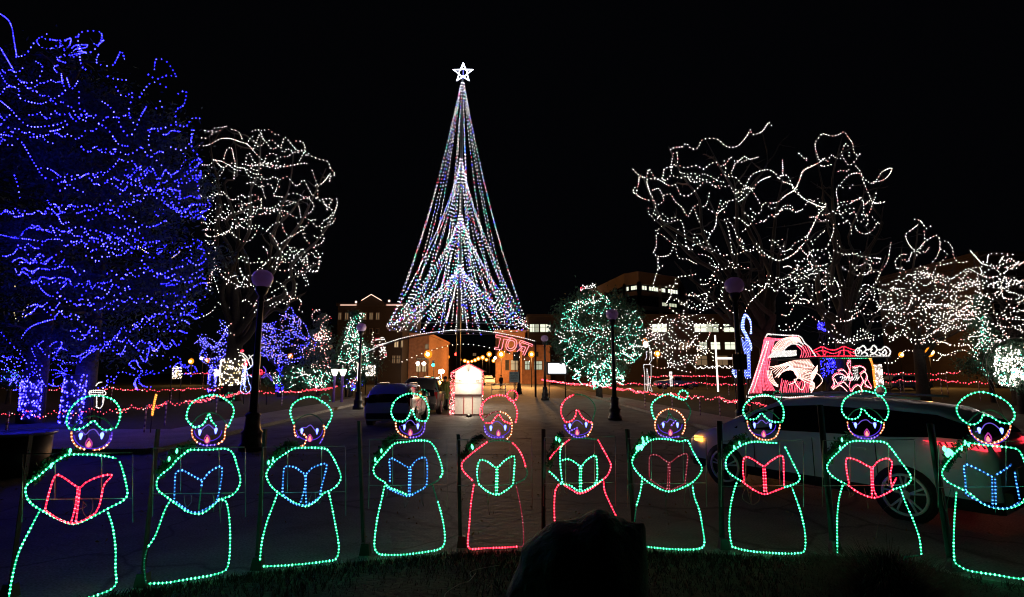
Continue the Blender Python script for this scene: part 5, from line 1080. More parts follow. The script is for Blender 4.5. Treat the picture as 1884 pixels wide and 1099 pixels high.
sign("menu_board", "narrow backlit board right behind the lamp by the teal-lit conifer", "sign", 657, 668, 660, 702, 40, emi("board_glow2", (1.0, .80, .66), 2.2), False)

# ------------------------------------------------------------------ street lights beyond the arch
SODB = emi("sodium_lamp_bright", (1.0, .50, .16), 14.0); SODM = emi("sodium_lamp_far", (1.0, .50, .18), 9.0); SODH = emi("sodium_halo", (1.0, .26, .015), 1.2)
def slight(px, py, Y, mt, r, lab, grp, tall=True):
    p = P(px, py, Y); root = thing("street_light", lab, "street light", Vector((p.x, Y, 0)), grp)
    m = MB(); m.tube([Vector((p.x, Y + .45, 0)), Vector((p.x, Y + .45, p.z + .3)), Vector((p.x, Y + .30, p.z + .45 + r))], .07, LAMPM, 6, .04); part(m, "pole", root)
    m = MB(); m.lathe(p, [(r * .3, -r), (r * .85, -r * .5), (r, 0), (r * .8, r * .5), (r * .3, r * .85)], mt, 10); part(m, "lamp_head", root)
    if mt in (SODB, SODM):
        m = MB(); m.lathe(p + Vector((0, r * 1.05, 0)), [(r * 2.1, 0), (r * 2.1, .03), (r * .4, .12)], SODH, 14, Matrix.Rotation(-math.pi / 2, 3, "X")); part(m, "halo_disc", root)  # glowing orange disc added behind the lamp head to imitate its halo
        if mt is SODB or px in (978, 806, 888, 861, 846, 900, 1776, 350, 932): lightpart(root, p + Vector((0, -.5, -.3)), (1, .45, .12), {787: 1800, 922: 4200, 1210: 900, 1714: 1500}.get(px, 3600) if px not in (1776, 350) else 400, .3)
    return root
LAMPX = [784, 824, 895, 908, 940, 796, 791, 806, 815, 802, 808, 813, 855, 861, 888, 880, 874, 932, 900, 846, 820, 868]
CL = "one of the orange sodium lamps clustered along the street under the arch"; GL = "sodium lamps along the street under the arch"
for px, py, Y in ((796, 659, 110), (791, 663, 120), (806, 655, 115), (815, 657, 125), (802, 664, 150), (808, 663, 160), (813, 667, 170), (855, 664, 140), (861, 666, 150), (888, 658, 120), (880, 660, 130), (874, 663, 140), (932, 665, 110), (900, 652, 100), (846, 662, 170), (820, 662, 180), (868, 665, 180), (784, 664, 125), (824, 657, 150), (895, 662, 150), (908, 664, 140), (940, 660, 120)):
    NTH = ["first", "second", "third", "fourth", "fifth", "sixth", "seventh", "eighth", "ninth", "tenth", "eleventh", "twelfth", "thirteenth"]
    side = sorted([v for v in LAMPX if (v < 840) == (px < 840)]); n_ = side.index(px)
    slight(px, py, Y, SODM, .25, "small orange sodium lamp, %s from the left in the %s cluster" % (NTH[n_], "cluster left of the kiosk roof," if False else ("left-of-kiosk" if px < 840 else "right-of-kiosk")), GL)
slight(787, 652, 78, SODB, .30, "largest orange sodium lamp left of the kiosk roof", GL)
slight(922, 652, 80, SODB, .28, "large orange sodium lamp below the letter O of the arch", GL)
slight(978, 652, 72, SODM, .22, "orange sodium lamp at the right end of the arch letters", GL)
slight(1210, 651, 70, SODB, .20, "single orange sodium lamp beside the white-outlined soldier figure", None)
slight(1714, 648, 70, SODB, .30, "bright orange sodium lamp under the right-hand bare trees", None)
slight(1776, 646, 75, SODM, .24, "pale orange lamp between the right orange lamp and the white globe shrub", None)
slight(1660, 653, 80, SODM, .20, "pale orange lamp just right of the lit white column", None)
for px, py in ((350, 665), (379, 664)): slight(px, py, 85, SODM, .22, ("left" if px < 360 else "right") + " low orange lamp under the small blue bare tree", "orange lamps beyond the left fence lights")
slight(371, 659, 85, emi("white_street_lamp", (1, .85, .6), 60), .22, "white lamp between the two orange lamps at far left", None)
slight(533, 655, 80, SODM, .20, "orange lamp seen through the rounded blue tree", None)
WH = emi("storefront_lamp", (1.0, .95, .85), 40)
for px, py in ((769, 669), (780, 669)): slight(px, py, 88, WH, .32, "%s white storefront lamp left of the kiosk" % ("left" if px < 775 else "right"), "white storefront lamps")
slight(911, 659, 95, WH, .22, "white street lamp between the orange lamps below the letter T", None)
for px, py, c, lab in ((845, 668, "green", "traffic light glowing teal above the kiosk roof's left slope"), (797, 672, "green", "small teal traffic light left of the white floodlight"), (839, 652, "red", "red traffic light high above the kiosk roof")):
    Y = 90; p = P(px, py, Y); root = thing("traffic_light", lab, "traffic light", Vector((p.x, Y, 0)))
    m = MB(); m.tube([Vector((p.x + .1, Y + .2, 0)), Vector((p.x + .1, Y + .2, p.z + .5))], .06, LAMPM, 6); part(m, "pole", root)
    m = MB(); m.box(p + Vector((0, .1, .25)), (.42, .2, 1.1), BLACKP); part(m, "housing", root)
    m = MB(); m.lathe(p, [(.20, -.03), (.26, 0), (.20, .03)], emi("signal_" + c, (.02, 1, .6) if c == "green" else (1, .03, .02), 9), 12, Matrix.Rotation(R(90), 3, 'X')); part(m, "signal_lens", root)

# ------------------------------------------------------------------ buildings
def building(name, lab, cat, x0, x1, ytop, Y, depth, wallm, rows=(), side=None, roofh=.5, outline=None):
    """front faces the camera at depth Y; rows = (y0, y1, [(x0,x1,material)...]) in photo pixels"""
    a = P(x0, ytop, Y); b_ = P(x1, ytop, Y); h = a.z; root = thing(name, lab, cat, Vector(((a.x + b_.x) / 2, Y, 0)))
    m = MB(); m.box(Vector(((a.x + b_.x) / 2, Y + depth / 2, h / 2)), (b_.x - a.x, depth, h), wallm); part(m, "wall", root)
    m = MB(); m.box(Vector(((a.x + b_.x) / 2, Y + depth / 2, h + roofh / 2)), (b_.x - a.x + .5, depth + .5, roofh), wallm); part(m, "roof", root)
    for (wy0, wy1, ws) in rows:
        for (wx0, wx1, mt) in ws:
            p0, p1 = P(wx0, wy1, Y), P(wx1, wy0, Y); w_, h_ = p1.x - p0.x, p1.z - p0.z; c = (p0 + p1) / 2
            m = MB(); m.box(Vector((c.x, Y - .03, c.z)), (w_ + .16, .12, h_ + .16), mat("window_frame", (.10, .08, .07), .7)); wn = part(m, "window", root)
            m = MB(); m.box(Vector((c.x, Y - .10, c.z)), (w_, .02, h_), mt)
            nm = max(1, int(w_ / 1.3))
            for q in range(1, nm + 1): m.box(Vector((p0.x + w_ * q / (nm + 1), Y - .12, c.z)), (.09, .03, h_), BLACKP)
            if h_ > 1.2: m.box(Vector((c.x, Y - .125, c.z + h_ * .12)), (w_, .03, .08), BLACKP)
            part(m, "pane", wn)
    return root, a, b_
wd, wl = WIND, WINL; wk = DKWIN
WSF = emi("storefront_glow", (1.0, .70, .38), .45)
WSH = emi("blind_lit_window", (.95, 1.0, .72), .4)
# office block, centre right: ribbon windows round a bevelled corner
def office():
    Y = 125; root = thing("office_block", "tan office block with dark ribbon windows and a lit sign behind the round evergreen", "building", Vector((P(1160, 600, Y).x, Y, 0)))
    k = Y / F
    plan = [P(1062, 560, 165), P(1072, 560, 155), P(1150, 560, 123), P(1176, 560, 120), P(1250, 560, 128), P(1262, 560, 150)]
    plan = [Vector((p.x, p.y, 0)) for p in plan]; zt = P(1160, 503, 122).z
    def band(z0, z1, mt, out, nm):
        m = MB(); c = sum(plan, Vector()) / len(plan)
        pts = [q + (q - c).normalized() * out for q in plan]; m.poly([Vector((q.x, q.y, z0)) for q in pts], mt, (0, 0, z1 - z0)); return part(m, nm, root)
    band(0, zt, DKWIN, 0, "glass_wall")
    band(zt - 2.9, zt + .02, TAN, .35, "parapet")
    fl = 3.45
    for i in range(7): band(zt - 5.6 - i * fl, zt - 4.6 - i * fl, TAN, .35, "floor_band")
    m = MB()
    for a, b_ in zip(plan, plan[1:]):
        n = max(1, int((b_ - a).length / 6.5))
        for q in range(n + 1):
            p = a.lerp(b_, q / n); m.box(Vector((p.x, p.y - .1, (zt - 2.5) / 2)), (.8, .8, zt - 2.5), TAN)
    part(m, "columns", root)
    a, b_ = plan[2], plan[4]
    for (t0, t1, row, mt, hh) in ((-.0, .30, 0, WINL, .9), (.34, .62, 0, WINL, .9), (.66, .98, 0, WINL, .9), (.62, .95, 1, WSH, .8)):
        def pt(t):
            return plan[2].lerp(plan[3], t / .28) if t < .28 else plan[3].lerp(plan[4], (t - .28) / .72)
        for q in range(7):
            if (q * 7 + row * 3) % 5 == 4: continue
            u = t0 + (t1 - t0) * q / 7; p, p2 = pt(u), pt(u + (t1 - t0) / 7 * .8); m = MB()
            z = zt - 3.75 - row * fl; m.poly([Vector((p.x, p.y - .12, z - hh / 2)), Vector((p2.x, p2.y - .12, z - hh / 2)), Vector((p2.x, p2.y - .12, z + hh / 2)), Vector((p.x, p.y - .12, z + hh / 2))], mt, (0, -.05, 0)); part(m, "window", root)
    # lit sign on the left flank
    s0 = P(1068, 536, 148); s1 = P(1090, 529, 144); m = MB(); d = (s1 - s0)
    m.poly([s0, s0 + Vector((d.x * .36, d.y * .36, d.z * .36)), s0 + Vector((d.x * .36, d.y * .36, d.z * .36 + 1.1)), s0 + Vector((0, 0, 1.1))], emi("sign_red", (1, .03, .08), 1.6), (0, -.1, 0))
    sg = part(m, "sign", root); ang = math.atan2(d.y, d.x)
    text("us", s0 + Vector((d.x * .18, d.y * .18 - .3, .35)), 1.5, emi("sign_white", (1, .95, .97), 3.0), root, (R(90), 0, 0), .02)
    text("bank", s0 + Vector((d.x * .72, d.y * .72 - .3, d.z * .7 + .55)), 2.0, MAT["sign_white"], root, (R(90), -.18, 0), .02)
office()
building("long_office_building", "long brown low building with bright blind-covered windows behind the soldier figure", "building", 972, 1425, 583, 100, 20, mat("brown_wall", (.05, .036, .028), .9, noise_amt=.12, scale=.4),
 [(597, 611, [(975, 983, wl), (985, 991, WSH), (994, 1013, wl), (1200, 1226, wl), (1278, 1299, wl), (1300, 1321, WSH), (1332, 1352, wl), (1403, 1421, wl)]),
  (630, 643, [(1287, 1300, WSH), (1308, 1324, wl), (1334, 1354, wl), (1250, 1268, wd)]), (655, 672, [(1280, 1300, wd), (1318, 1338, wd)])])
building("storefront", "glass-fronted shop right of the arch's small teal lamp with patterned bright windows", "building", 960, 1012, 640, 92, 8, BRICK, [(665, 680, [(966, 974, WSH), (983, 997, WSH)]), (648, 656, [(966, 990, wk)])])
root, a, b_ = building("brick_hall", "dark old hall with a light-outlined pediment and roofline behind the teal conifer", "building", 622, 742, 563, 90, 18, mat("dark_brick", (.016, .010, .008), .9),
 [(576, 588, [(623, 628, wd), (635, 641, wd), (668, 674, wd), (680, 686, wd), (692, 698, wd)]), (627, 639, [(726, 733, WSF), (738, 741, WSF)]), (605, 614, [(668, 672, wk), (680, 685, wk), (692, 697, wk)]), (655, 668, [(722, 727, wd), (730, 736, wd)])])
m = MB(); pts = [P(662, 563, 89.6), P(662, 555, 89.6), P(683, 544, 89.6), P(705, 555, 89.6), P(705, 563, 89.6)]; m.poly(pts, MAT["dark_brick"], (0, 6, 0)); part(m, "pediment", root)
OUTL = emi("roof_rope_light", (1.0, .62, .48), 1.6); m = MB()
for ln in ([(626, 561.5), (656, 561.5)], [(711, 561.5), (741, 561.5)], [(665, 553), (683, 542)], [(683, 542), (702, 553)]): m.tube([P(x, y, 89.2) for x, y in ln], .055, OUTL, 5)
for x, y in ((655, 556), (716, 554)): m.lathe(P(x, y, 89.0), [(.08, -.2), (.22, 0), (.08, .2)], OUTL, 8)
part(m, "rope_light", root)
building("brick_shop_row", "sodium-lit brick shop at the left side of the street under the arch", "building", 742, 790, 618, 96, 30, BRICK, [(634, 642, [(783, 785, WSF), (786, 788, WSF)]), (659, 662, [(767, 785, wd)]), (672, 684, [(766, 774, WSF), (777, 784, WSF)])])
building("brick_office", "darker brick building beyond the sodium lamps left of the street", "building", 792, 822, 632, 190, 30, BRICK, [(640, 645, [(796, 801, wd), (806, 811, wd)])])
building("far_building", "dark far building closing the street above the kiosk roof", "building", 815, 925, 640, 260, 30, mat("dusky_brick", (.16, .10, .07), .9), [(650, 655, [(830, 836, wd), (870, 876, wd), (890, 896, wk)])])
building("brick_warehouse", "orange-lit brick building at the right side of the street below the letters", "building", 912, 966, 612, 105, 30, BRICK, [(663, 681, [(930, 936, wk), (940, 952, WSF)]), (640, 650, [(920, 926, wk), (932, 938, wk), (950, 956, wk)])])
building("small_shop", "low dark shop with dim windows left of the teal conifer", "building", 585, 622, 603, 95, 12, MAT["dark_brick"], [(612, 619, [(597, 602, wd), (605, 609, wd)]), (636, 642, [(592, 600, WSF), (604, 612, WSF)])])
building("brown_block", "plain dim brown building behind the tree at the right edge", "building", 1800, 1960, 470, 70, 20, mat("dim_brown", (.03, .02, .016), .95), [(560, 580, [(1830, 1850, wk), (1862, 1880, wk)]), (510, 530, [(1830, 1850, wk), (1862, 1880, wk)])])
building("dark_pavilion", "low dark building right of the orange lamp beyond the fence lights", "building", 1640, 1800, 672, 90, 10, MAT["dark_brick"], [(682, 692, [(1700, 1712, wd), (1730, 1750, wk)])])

# ------------------------------------------------------------------ fences of red lights
def light_fence(lab, tops, posts, H=.9, grp="fences strung with red lights", Y=None, sag=2, stripe=True):
    """tops: pixel points of the string; its height above ground is H"""
    pts = [G(x, y, H) if Y is None else P(x, y, Y) for x, y in tops]; c0 = pts[0]
    root = thing("light_fence", lab, "light fence", Vector((c0.x, c0.y, 0)), grp)
    for p in posts:
        q = pts[min(range(len(pts)), key=lambda i: abs(tops[i][0] - p))]
        qq = G(*[t for t in tops if t[0] == min((t[0] for t in tops), key=lambda v: abs(v - p))][0], H) if Y is None else q
        m = MB(); n = 10; zz = q.z
        for i in range(n): m.lathe((q.x, q.y, zz * i / n), [(.028, 0), (.028, zz / n)], WHITEP if i % 2 else mat("purple_stripe", (.20, .10, .30), .5), 6)
        part(m, "post", root)
    pp = []
    for a, b_ in zip(pts, pts[1:]):
        for i in range(4):
            t = i / 4; pp.append(a.lerp(b_, t) - Vector((0, 0, .10 * math.sin(math.pi * t) + rnd.uniform(0, .03))))
    pp.append(pts[-1]); m = MB(); k = m.m(BR); k2 = m.m(BP); m.tube(pp, .008, WIRE, 4); tot = sum((b_ - a).length for a, b_ in zip(pp, pp[1:]))
    x = 0; rs = []
    for a, b_ in zip(pp, pp[1:]):
        Y_ = max(6, (a.y + b_.y) / 2); st = 4.2 * Y_ / F
        for p in resample([a, b_], st): m.octa(p + Vector((0, 0, rnd.uniform(-.08, .06))), .0011 * Y_ * rnd.uniform(.6, 1.2) * 1.0, k if rnd.random() < .85 else k2)
    part(m, "light_string", root); return root
light_fence("near string of red lights on striped posts across the left lawn behind the trunks", [(-30, 758), (16, 758), (50, 757), (108, 757), (166, 754), (211, 752), (240, 748), (270, 746), (307, 739), (340, 738), (400, 728), (440, 722), (475, 720), (520, 719), (570, 716), (620, 712)], [16, 166, 270, 307, 400, 520])
light_fence("far string of red lights behind the blue-wrapped trunks at left", [(-10, 714), (41, 709), (80, 714), (117, 713), (160, 716), (207, 712), (260, 716), (316, 716), (345, 713), (380, 714), (410, 713)], [41, 117, 207, 316], Y=34)
light_fence("distant red light string between the left bare trees", [(340, 686), (375, 686), (400, 688), (440, 690), (480, 686), (520, 684), (560, 688)], [375, 480], Y=60)
light_fence("near string of red lights along the right promenade up to the red net display", [(987, 696), (1023, 702), (1077, 707), (1117, 711), (1160, 716), (1186, 721), (1236, 724), (1287, 729), (1323, 730), (1361, 737), (1389, 739), (1440, 748)], [1186, 1236, 1287, 1323, 1361])
light_fence("middle string of red lights behind the soldier figure's feet", [(1040, 706), (1100, 704), (1160, 705), (1220, 706), (1280, 704), (1340, 706), (1375, 706)], [1100, 1220, 1340], Y=45)
light_fence("upper far string of red lights above the blue car", [(1180, 692), (1240, 690), (1300, 691), (1345, 692)], [1240, 1300], Y=58)
light_fence("far string of red lights right of the lit white column", [(1625, 687), (1660, 686), (1700, 687), (1740, 686), (1767, 684)], [1660, 1740], Y=50)
light_fence("lower string of red lights behind the grey car's roof toward the white globe shrub", [(1628, 702), (1655, 699), (1690, 699), (1730, 697), (1760, 702), (1800, 703), (1840, 703)], [1655, 1690, 1730, 1800], Y=38)

# ------------------------------------------------------------------ rope-light displays
def disp(name, lab, Y, cx, cy, cat="light display"):
    c = P(cx, cy, Y); return thing(name, lab, cat, Vector((c.x, Y, 0)))
def drope(root, nm, Y, lines, c, r=.02, rb=.03, step=.09, sm=4):
    m = MB()
    for pl in lines: rope(m, cr([P(x, y, Y + (0 if len(q) < 3 else 0)) for q in [0] for x, y in pl], sm) if False else cr([P(x, y, Y) for x, y in pl], sm), c, r, rb, step)
    return part(m, nm, root)
def legs(root, Y, xs, ytop, r=.03):
    for x in xs:
        p = P(x, ytop, Y + .05); m = MB(); m.tube([Vector((p.x, Y + .05, 0)), p], r, STEEL, 5); part(m, "leg", root)
# red net display
ZR = lambda l: [(1350 + x * .1456, 600 + y * .1456) for x, y in l]
Yr = 27; root = disp("net_light_display", "big red and white rope-light net with sweeping white waves behind the near right lamp", Yr, 1440, 700)
legs(root, Yr, (1380, 1405, 1490), 700)
drope(root, "outline", Yr, [ZR([(420,100),(640,118),(830,128),(900,220),(960,270),(1040,390)]), ZR([(400,150),(430,105),(480,115)]), ZR([(420,190),(360,340),(290,560),(230,740),(175,870),(185,900),(400,885),(700,905),(1000,880)]), ZR([(440,190),(400,340),(330,560),(260,780),(240,840)])], 'white', .028, .035, .10)
reds = []; rr = random.Random(77)
for q in range(19):
    t = q / 18
    reds.append(ZR([(385 + t * 130, 165 + 10 * t), (330 + t * 140 + rr.uniform(-8, 8), 400), (260 + t * 180 + rr.uniform(-8, 8), 640), (190 + t * 330, 850 - 30 * (t > .5))]))
for q in range(17): x = 580 + q * 22.5; reds.append(ZR([(x + 30, 680 + rr.uniform(-20, 30)), (x + 10 + rr.uniform(-6, 6), 760), (x, 840)]))
for q in range(4): reds.append(ZR([(390, 140 + q * 16), (600, 165 + q * 5), (800, 120 + q * 7)]))
for q in range(0, 9, 2): reds.append(ZR([(840 + q * 14, 400), (860 + q * 14, 330 + rr.uniform(-30, 30)), (800 + q * 16, 250)]))
drope(root, "red_rope", Yr + .03, reds, 'pink', .014, .017, .16)
wh_ = []
for q in range(16):
    o_ = q * 21; wh_.append(ZR([(480 + o_ * .5, 320 - o_ * .0 + (q % 3) * 6), (560 + o_, 200 + q * 4), (700 + o_ * .8, 140 + q * 8), (830 + o_ * .3, 150 + q * 12)]) if q < 9 else ZR([(440 + (q - 9) * 20, 520 + (q - 9) * 22), (560 + (q - 9) * 20, 500), (760, 440 + (q - 9) * 16), (960 + (q - 9) * 10, 430 + (q - 9) * 14)]))
for q in range(11): wh_.append(ZR([(520 + q * 14, 650 - q * 10), (640 + q * 10, 570 - q * 6), (800, 540 + q * 10), (1000 + rr.uniform(-20, 20), 520 + q * 22)]))
for q in range(0, 7, 2): wh_.append(ZR([(420 + q * 9, 560), (440 + q * 9, 660), (500 + q * 8, 740), (560, 770 - q * 5)]))
for q in range(0, 9, 2): wh_.append(ZR([(1000 - q * 6, 870), (960 + q * 8, 760), (1020 - q * 6, 640), (1060, 560 - q * 8)]))
wh_ += [ZR([(760,680),(800,750),(860,810),(900,720),(840,660),(760,680)]), ZR([(880,560),(930,600),(990,580),(1080,620),(1120,700),(1040,790)]), ZR([(820,600),(780,700),(700,740)])]
drope(root, "white_rope", Yr - .05, wh_, 'cream', .014, .020, .15)
drope(root, "bright_waves", Yr - .09, [ZR([(430 + q * 8, 400 - q * 9), (560, 385 - q * 9), (700, 380 - q * 9), (790, 370 - q * 8)]) for q in range(8)] + [ZR([(620,320),(700,240),(800,230),(860,260)]), ZR([(600,300),(660,220),(760,180),(880,230)])], 'white', .030, .034, .10)
m = MB(); m.tube([P(1417, 663.5, Yr - .14), P(1475, 660, Yr - .14), P(1512, 657.5, Yr - .14), P(1640, 657.5, Yr - .14)], .045, BLACKP, 6); part(m, "crossbar", root)
# bridge display
Yd = 29; root = disp("bridge_light_display", "red rope-light suspension bridge with white cloud scrolls at its right end", Yd, 1570, 650)
legs(root, Yd, (1507, 1553, 1632), 657)
ZQ = lambda l: [(1500 + x * .1456, 600 + y * .1456) for x, y in l]
drope(root, "bridge_rope", Yd, [ZQ([(-60,330),(0,300),(85,262),(150,290),(230,305),(300,285),(360,258),(430,285),(510,310)]), ZQ([(-60,385),(510,378)]), ZQ([(90,262),(105,380)]), ZQ([(360,258),(365,378)]), ZQ([(-40,345),(90,310),(230,350),(360,305),(500,350)]), ZQ([(20,340),(60,380)]), ZQ([(150,320),(110,375)]), ZQ([(320,330),(280,378)]), ZQ([(420,330),(460,375)])], 'red', .017, .022, .10)
cl = [ZQ([(520,380),(505,320),(540,280),(560,320),(540,350)]), ZQ([(545,290),(610,250),(640,300),(600,340),(570,300)]), ZQ([(640,300),(690,295),(740,245),(780,295),(750,340),(700,330),(720,290)]), ZQ([(780,300),(830,300),(880,262),(930,290),(950,330),(930,380)]), ZQ([(850,340),(880,300),(900,340),(870,370),(840,350)]), ZQ([(520,385),(700,388),(930,382)]), ZQ([(580,360),(620,330),(660,360),(640,385)]), ZQ([(690,370),(740,350),(790,370)]), ZQ([(800,330),(830,360),(800,380)])]
drope(root, "cloud_rope", Yd - .05, cl, 'white', .034, .042, .09)
drope(root, "lower_rope", Yd, [ZQ([(0,405),(300,405),(520,410),(740,402)])], 'green', .012, .016, .12)
# bow / ribbon display
root = disp("ribbon_light_display", "red and pink curling ribbon light display beneath the bridge display", 28, 1570, 700); legs(root, 28, (1545, 1585), 715)
rb1 = [ZQ([(200,780),(235,720),(215,650),(260,600),(330,600),(400,640),(430,560),(400,480),(430,430)]), ZQ([(215,790),(300,740),(380,800),(410,840)]), ZQ([(240,660),(280,720),(350,700),(410,760)]), ZQ([(280,560),(340,545),(400,600),(420,680)]), ZQ([(560,600),(620,570),(650,640),(620,720),(700,780)]), ZQ([(570,620),(600,690),(570,760),(590,820)]), ZQ([(460,520),(560,500),(630,540),(600,570)]), ZQ([(440,850),(480,770),(540,740),(590,810),(560,850)]), ZQ([(405,440),(445,440),(440,560),(470,640),(430,740),(450,840)]), ZQ([(640,640),(690,730),(710,780),(620,760)])]
drope(root, "ribbon_rope", 28, rb1, 'pink', .016, .026, .10); drope(root, "inner_rope", 27.95, [[(x + 1.5, y + 2) for x, y in l] for l in rb1[:8]], 'cream', .011, .018, .10)
drope(root, "bright_centre", 27.9, [ZQ([(310 + q * 30, 650 + (q % 3) * 20), (350 + q * 30, 640), (330 + q * 28, 690)]) for q in range(8)] + [ZQ([(470 + (q % 2) * 20, 520 + q * 20), (540, 530 + q * 20)]) for q in range(6)], 'white', .016, .022, .10)
# orange pole and white column at its right
root = disp("orange_light_pole", "leaning orange rope-light pole right of the ribbon display", 28.2, 1606, 716); drope(root, "orange_rope", 28.2, [ZQ([(680,400),(720,500),(735,640),(752,780)]), ZQ([(700,400),(735,520),(748,640),(764,780)])], 'orange', .030, .036, .10); legs(root, 28.2, (1610,), 714)
p = P(1618, 708, 29); root = thing("lit_column", "short white column densely wrapped in white bulbs right of the orange pole", "light column", Vector((p.x, 29, 0)))
m = MB(); m.lathe((p.x, 29, 0), [(.16, 0), (.16, P(0, 671, 29).z)], WHITEP, 10); part(m, "core", root)
m = MB(); k = m.m(BW)
for i in range(190): a = rnd.uniform(0, 6.28); m.octa(Vector((p.x + math.cos(a) * .19, 29 + math.sin(a) * .19, rnd.uniform(p.z, P(0, 671, 29).z))), .016, k)
part(m, "light_string", root)
# icy swirl
ZW = lambda l: [(1170 + x * .1547, 570 + y * .1547) for x, y in l]
Ys = 24; root = disp("icy_swirl_display", "tall blue-white candle-like swirl light display beside the near right street lamp", Ys, 1373, 700); legs(root, Ys, (1373,), 690)
drope(root, "swirl_rope", Ys, [ZW([(1290 + q * 4, 50), (1260 + q * 6, 130), (1255 + q * 6, 220), (1300 + q * 6, 310), (1350 + q * 4, 400), (1375, 480 - q * 5)]) for q in range(6)] + [ZW([(1300 + q * 5, 60), (1345 + q * 4, 120), (1370, 200), (1375 - q * 4, 290)]) for q in range(5)], 'icy', .018, .024, .08)
drope(root, "fringe_rope", Ys - .04, [ZW([(1255 + q * 14, 330 + (q % 3) * 20), (1275 + q * 12, 450), (1300 + q * 8, 560), (1290 + q * 10, 690), (1295 + q * 10, 800 + (q % 2) * 20)]) for q in range(8)], 'icy', .010, .016, .14)
root = disp("icy_teardrop_display", "small blue-white teardrop light left of the near right lamp's pole", Ys, 1352, 690); legs(root, Ys, (1352,), 692)
drope(root, "drop_rope", Ys, [ZW([(1165, 690), (1145 + q * 6, 730), (1160 + q * 4, 770), (1185, 805), (1215 - q * 5, 770), (1215 - q * 6, 730), (1180, 700)]) for q in range(5)], 'icy', .016, .022, .08)
# soldier outline figure
Yo = 33; root = disp("soldier_light_figure", "thin white rope-light outline of a standing toy soldier beside the round evergreen", Yo, 1191, 720)
O = lambda l: ZW(l)
drope(root, "body_outline", Yo, [O([(60,470),(80,440),(160,445),(185,500),(190,600),(160,640)]), O([(160,450),(170,540),(160,600)]), O([(120,500),(130,560),(110,600)]), O([(90,655),(180,650)]), O([(90,655),(105,780),(105,890),(108,970),(140,970),(135,890),(130,700),(150,800)]), O([(180,650),(180,800),(165,890),(195,970),(160,960),(150,880),(150,800)]), O([(100,885),(135,885)]), O([(150,880),(180,880)])], 'white', .016, .020, .12, 1)
drope(root, "hat_outline", Yo, [O([(85,410),(85,360),(105,340),(130,365),(140,410)])], 'orange', .016, .02, .12)
m = MB(); m.lathe(P(1188, 634, Yo - .03), [(.05, -.2), (.15, -.08), (.16, .08), (.06, .2)], emi("face_glow", (1, .85, .75), 3), 10); part(m, "head", root)
# candy cane
root = disp("candy_cane_light", "small white candy cane light in front of the blue car", 36, 1234, 716); legs(root, 36, (1235,), 712)
drope(root, "cane_rope", 36, [O([(390,680),(385,645),(410,630),(440,650),(445,675)]), O([(400,735),(405,820),(410,915)]), O([(425,735),(428,820),(432,915)]), O([(412,735),(418,915)])], 'white', .022, .03, .10)
# white cross-barred pole
root = disp("lit_flagpole", "white lit pole with a short side bar beyond the middle red string", 50, 1316, 716); m = MB(); WPO = emi("pole_glow", (1, .86, .80), 1.6)
p = P(1315.5, 617, 50); m.tube([Vector((p.x, 50, 0.2)), p], .075, WPO, 6); part(m, "pole", root); m = MB(); m.tube([P(1318, 659.5, 50), P(1349, 659.5, 50)], .10, WPO, 6); part(m, "side_bar", root)
# wave string on far lawn
root = disp("wave_light_string", "zigzag string of white lights at the building's foot behind the white lit pole", 60, 1310, 680); legs(root, 60, (1280, 1346), 676)
drope(root, "light_string", 60, [ZW([(690,665),(720,700),(750,690),(770,680),(800,705),(840,675),(870,700),(910,670),(950,700),(990,665),(1030,695),(1060,665),(1100,700),(1150,675)])], 'white', .02, .05, .22, 2)
# flared lanterns
for px, lab in ((616, "white flared lantern on a purple post, left of the pair"), (631, "white flared lantern on a post, right of the pair")):
    Y = 36; p = P(px, 686, Y); root = thing("lantern", lab, "lantern", Vector((p.x, Y, 0)), "pair of white flared lanterns")
    m = MB(); m.tube([Vector((p.x, Y, 0)), p + Vector((0, 0, -.15))], .09, mat("purple_post", (.16, .08, .40), .6), 8); part(m, "post", root)
    m = MB(); m.lathe(p, [(.10, -.22), (.20, 0), (.26, .22), (.05, .25)], emi("lantern_shade", (1, .93, .82), 2.4), 12); part(m, "lamp_shade", root)
# angel / ribbon figures behind the left lamp
ZL = lambda l: [(340 + x * .1637, 560 + y * .1637) for x, y in l]
root = disp("angel_light_display", "white-winged blue figure light between the big white tree's trunk and left lamp", 34, 452, 722); legs(root, 34, (450,), 715)
drope(root, "wings", 34, [ZL([(625,545),(660,560),(700,600),(690,620),(640,570)]), ZL([(720,570),(755,620),(760,680),(735,690),(715,640),(700,620)]), ZL([(770,570),(740,590),(700,640)])], 'white', .03, .035, .09)
drope(root, "gown", 34, [ZL([(660,700),(650,780),(640,880),(625,960),(650,1000),(700,1000),(745,950),(720,880),(700,780),(690,700),(660,700)]), ZL([(690,740),(760,690),(780,640)]), ZL([(700,780),(770,830)]), ZL([(660,760),(680,860),(660,960)]), ZL([(690,800),(670,900),(690,980)]), ZL([(640,800),(690,840),(650,900),(700,930)])], 'icy', .018, .026, .10)
drope(root, "bow", 33.9, [ZL([(650,515),(630,525),(660,530),(650,515)]), ZL([(690,640),(700,690),(670,680),(690,640)])], 'red', .03, .04, .1)
root = disp("arc_light_display", "purple curved ribbon light right of the left street lamp's pole", 33, 495, 715); legs(root, 33, (492,), 712)
drope(root, "arc_rope", 33, [ZL([(880,700),(910,740),(905,790)]), ZL([(860,830),(900,790),(950,790),(985,860)]), ZL([(880,830),(920,805),(955,830),(975,865)])], 'purple', .026, .032, .09)
drope(root, "flower_rope", 33, [ZL([(840,740),(870,745),(870,785),(845,785),(840,740)])], 'red', .026, .032, .09)
ZP = lambda l: [(x * .1805, 660 + y * .1805) for x, y in l]
root = disp("gift_light_display", "white-lit box-shaped light with two hanging loops behind the leftmost caroller's hat", 20, 180, 740); legs(root, 20, (173, 189), 728)
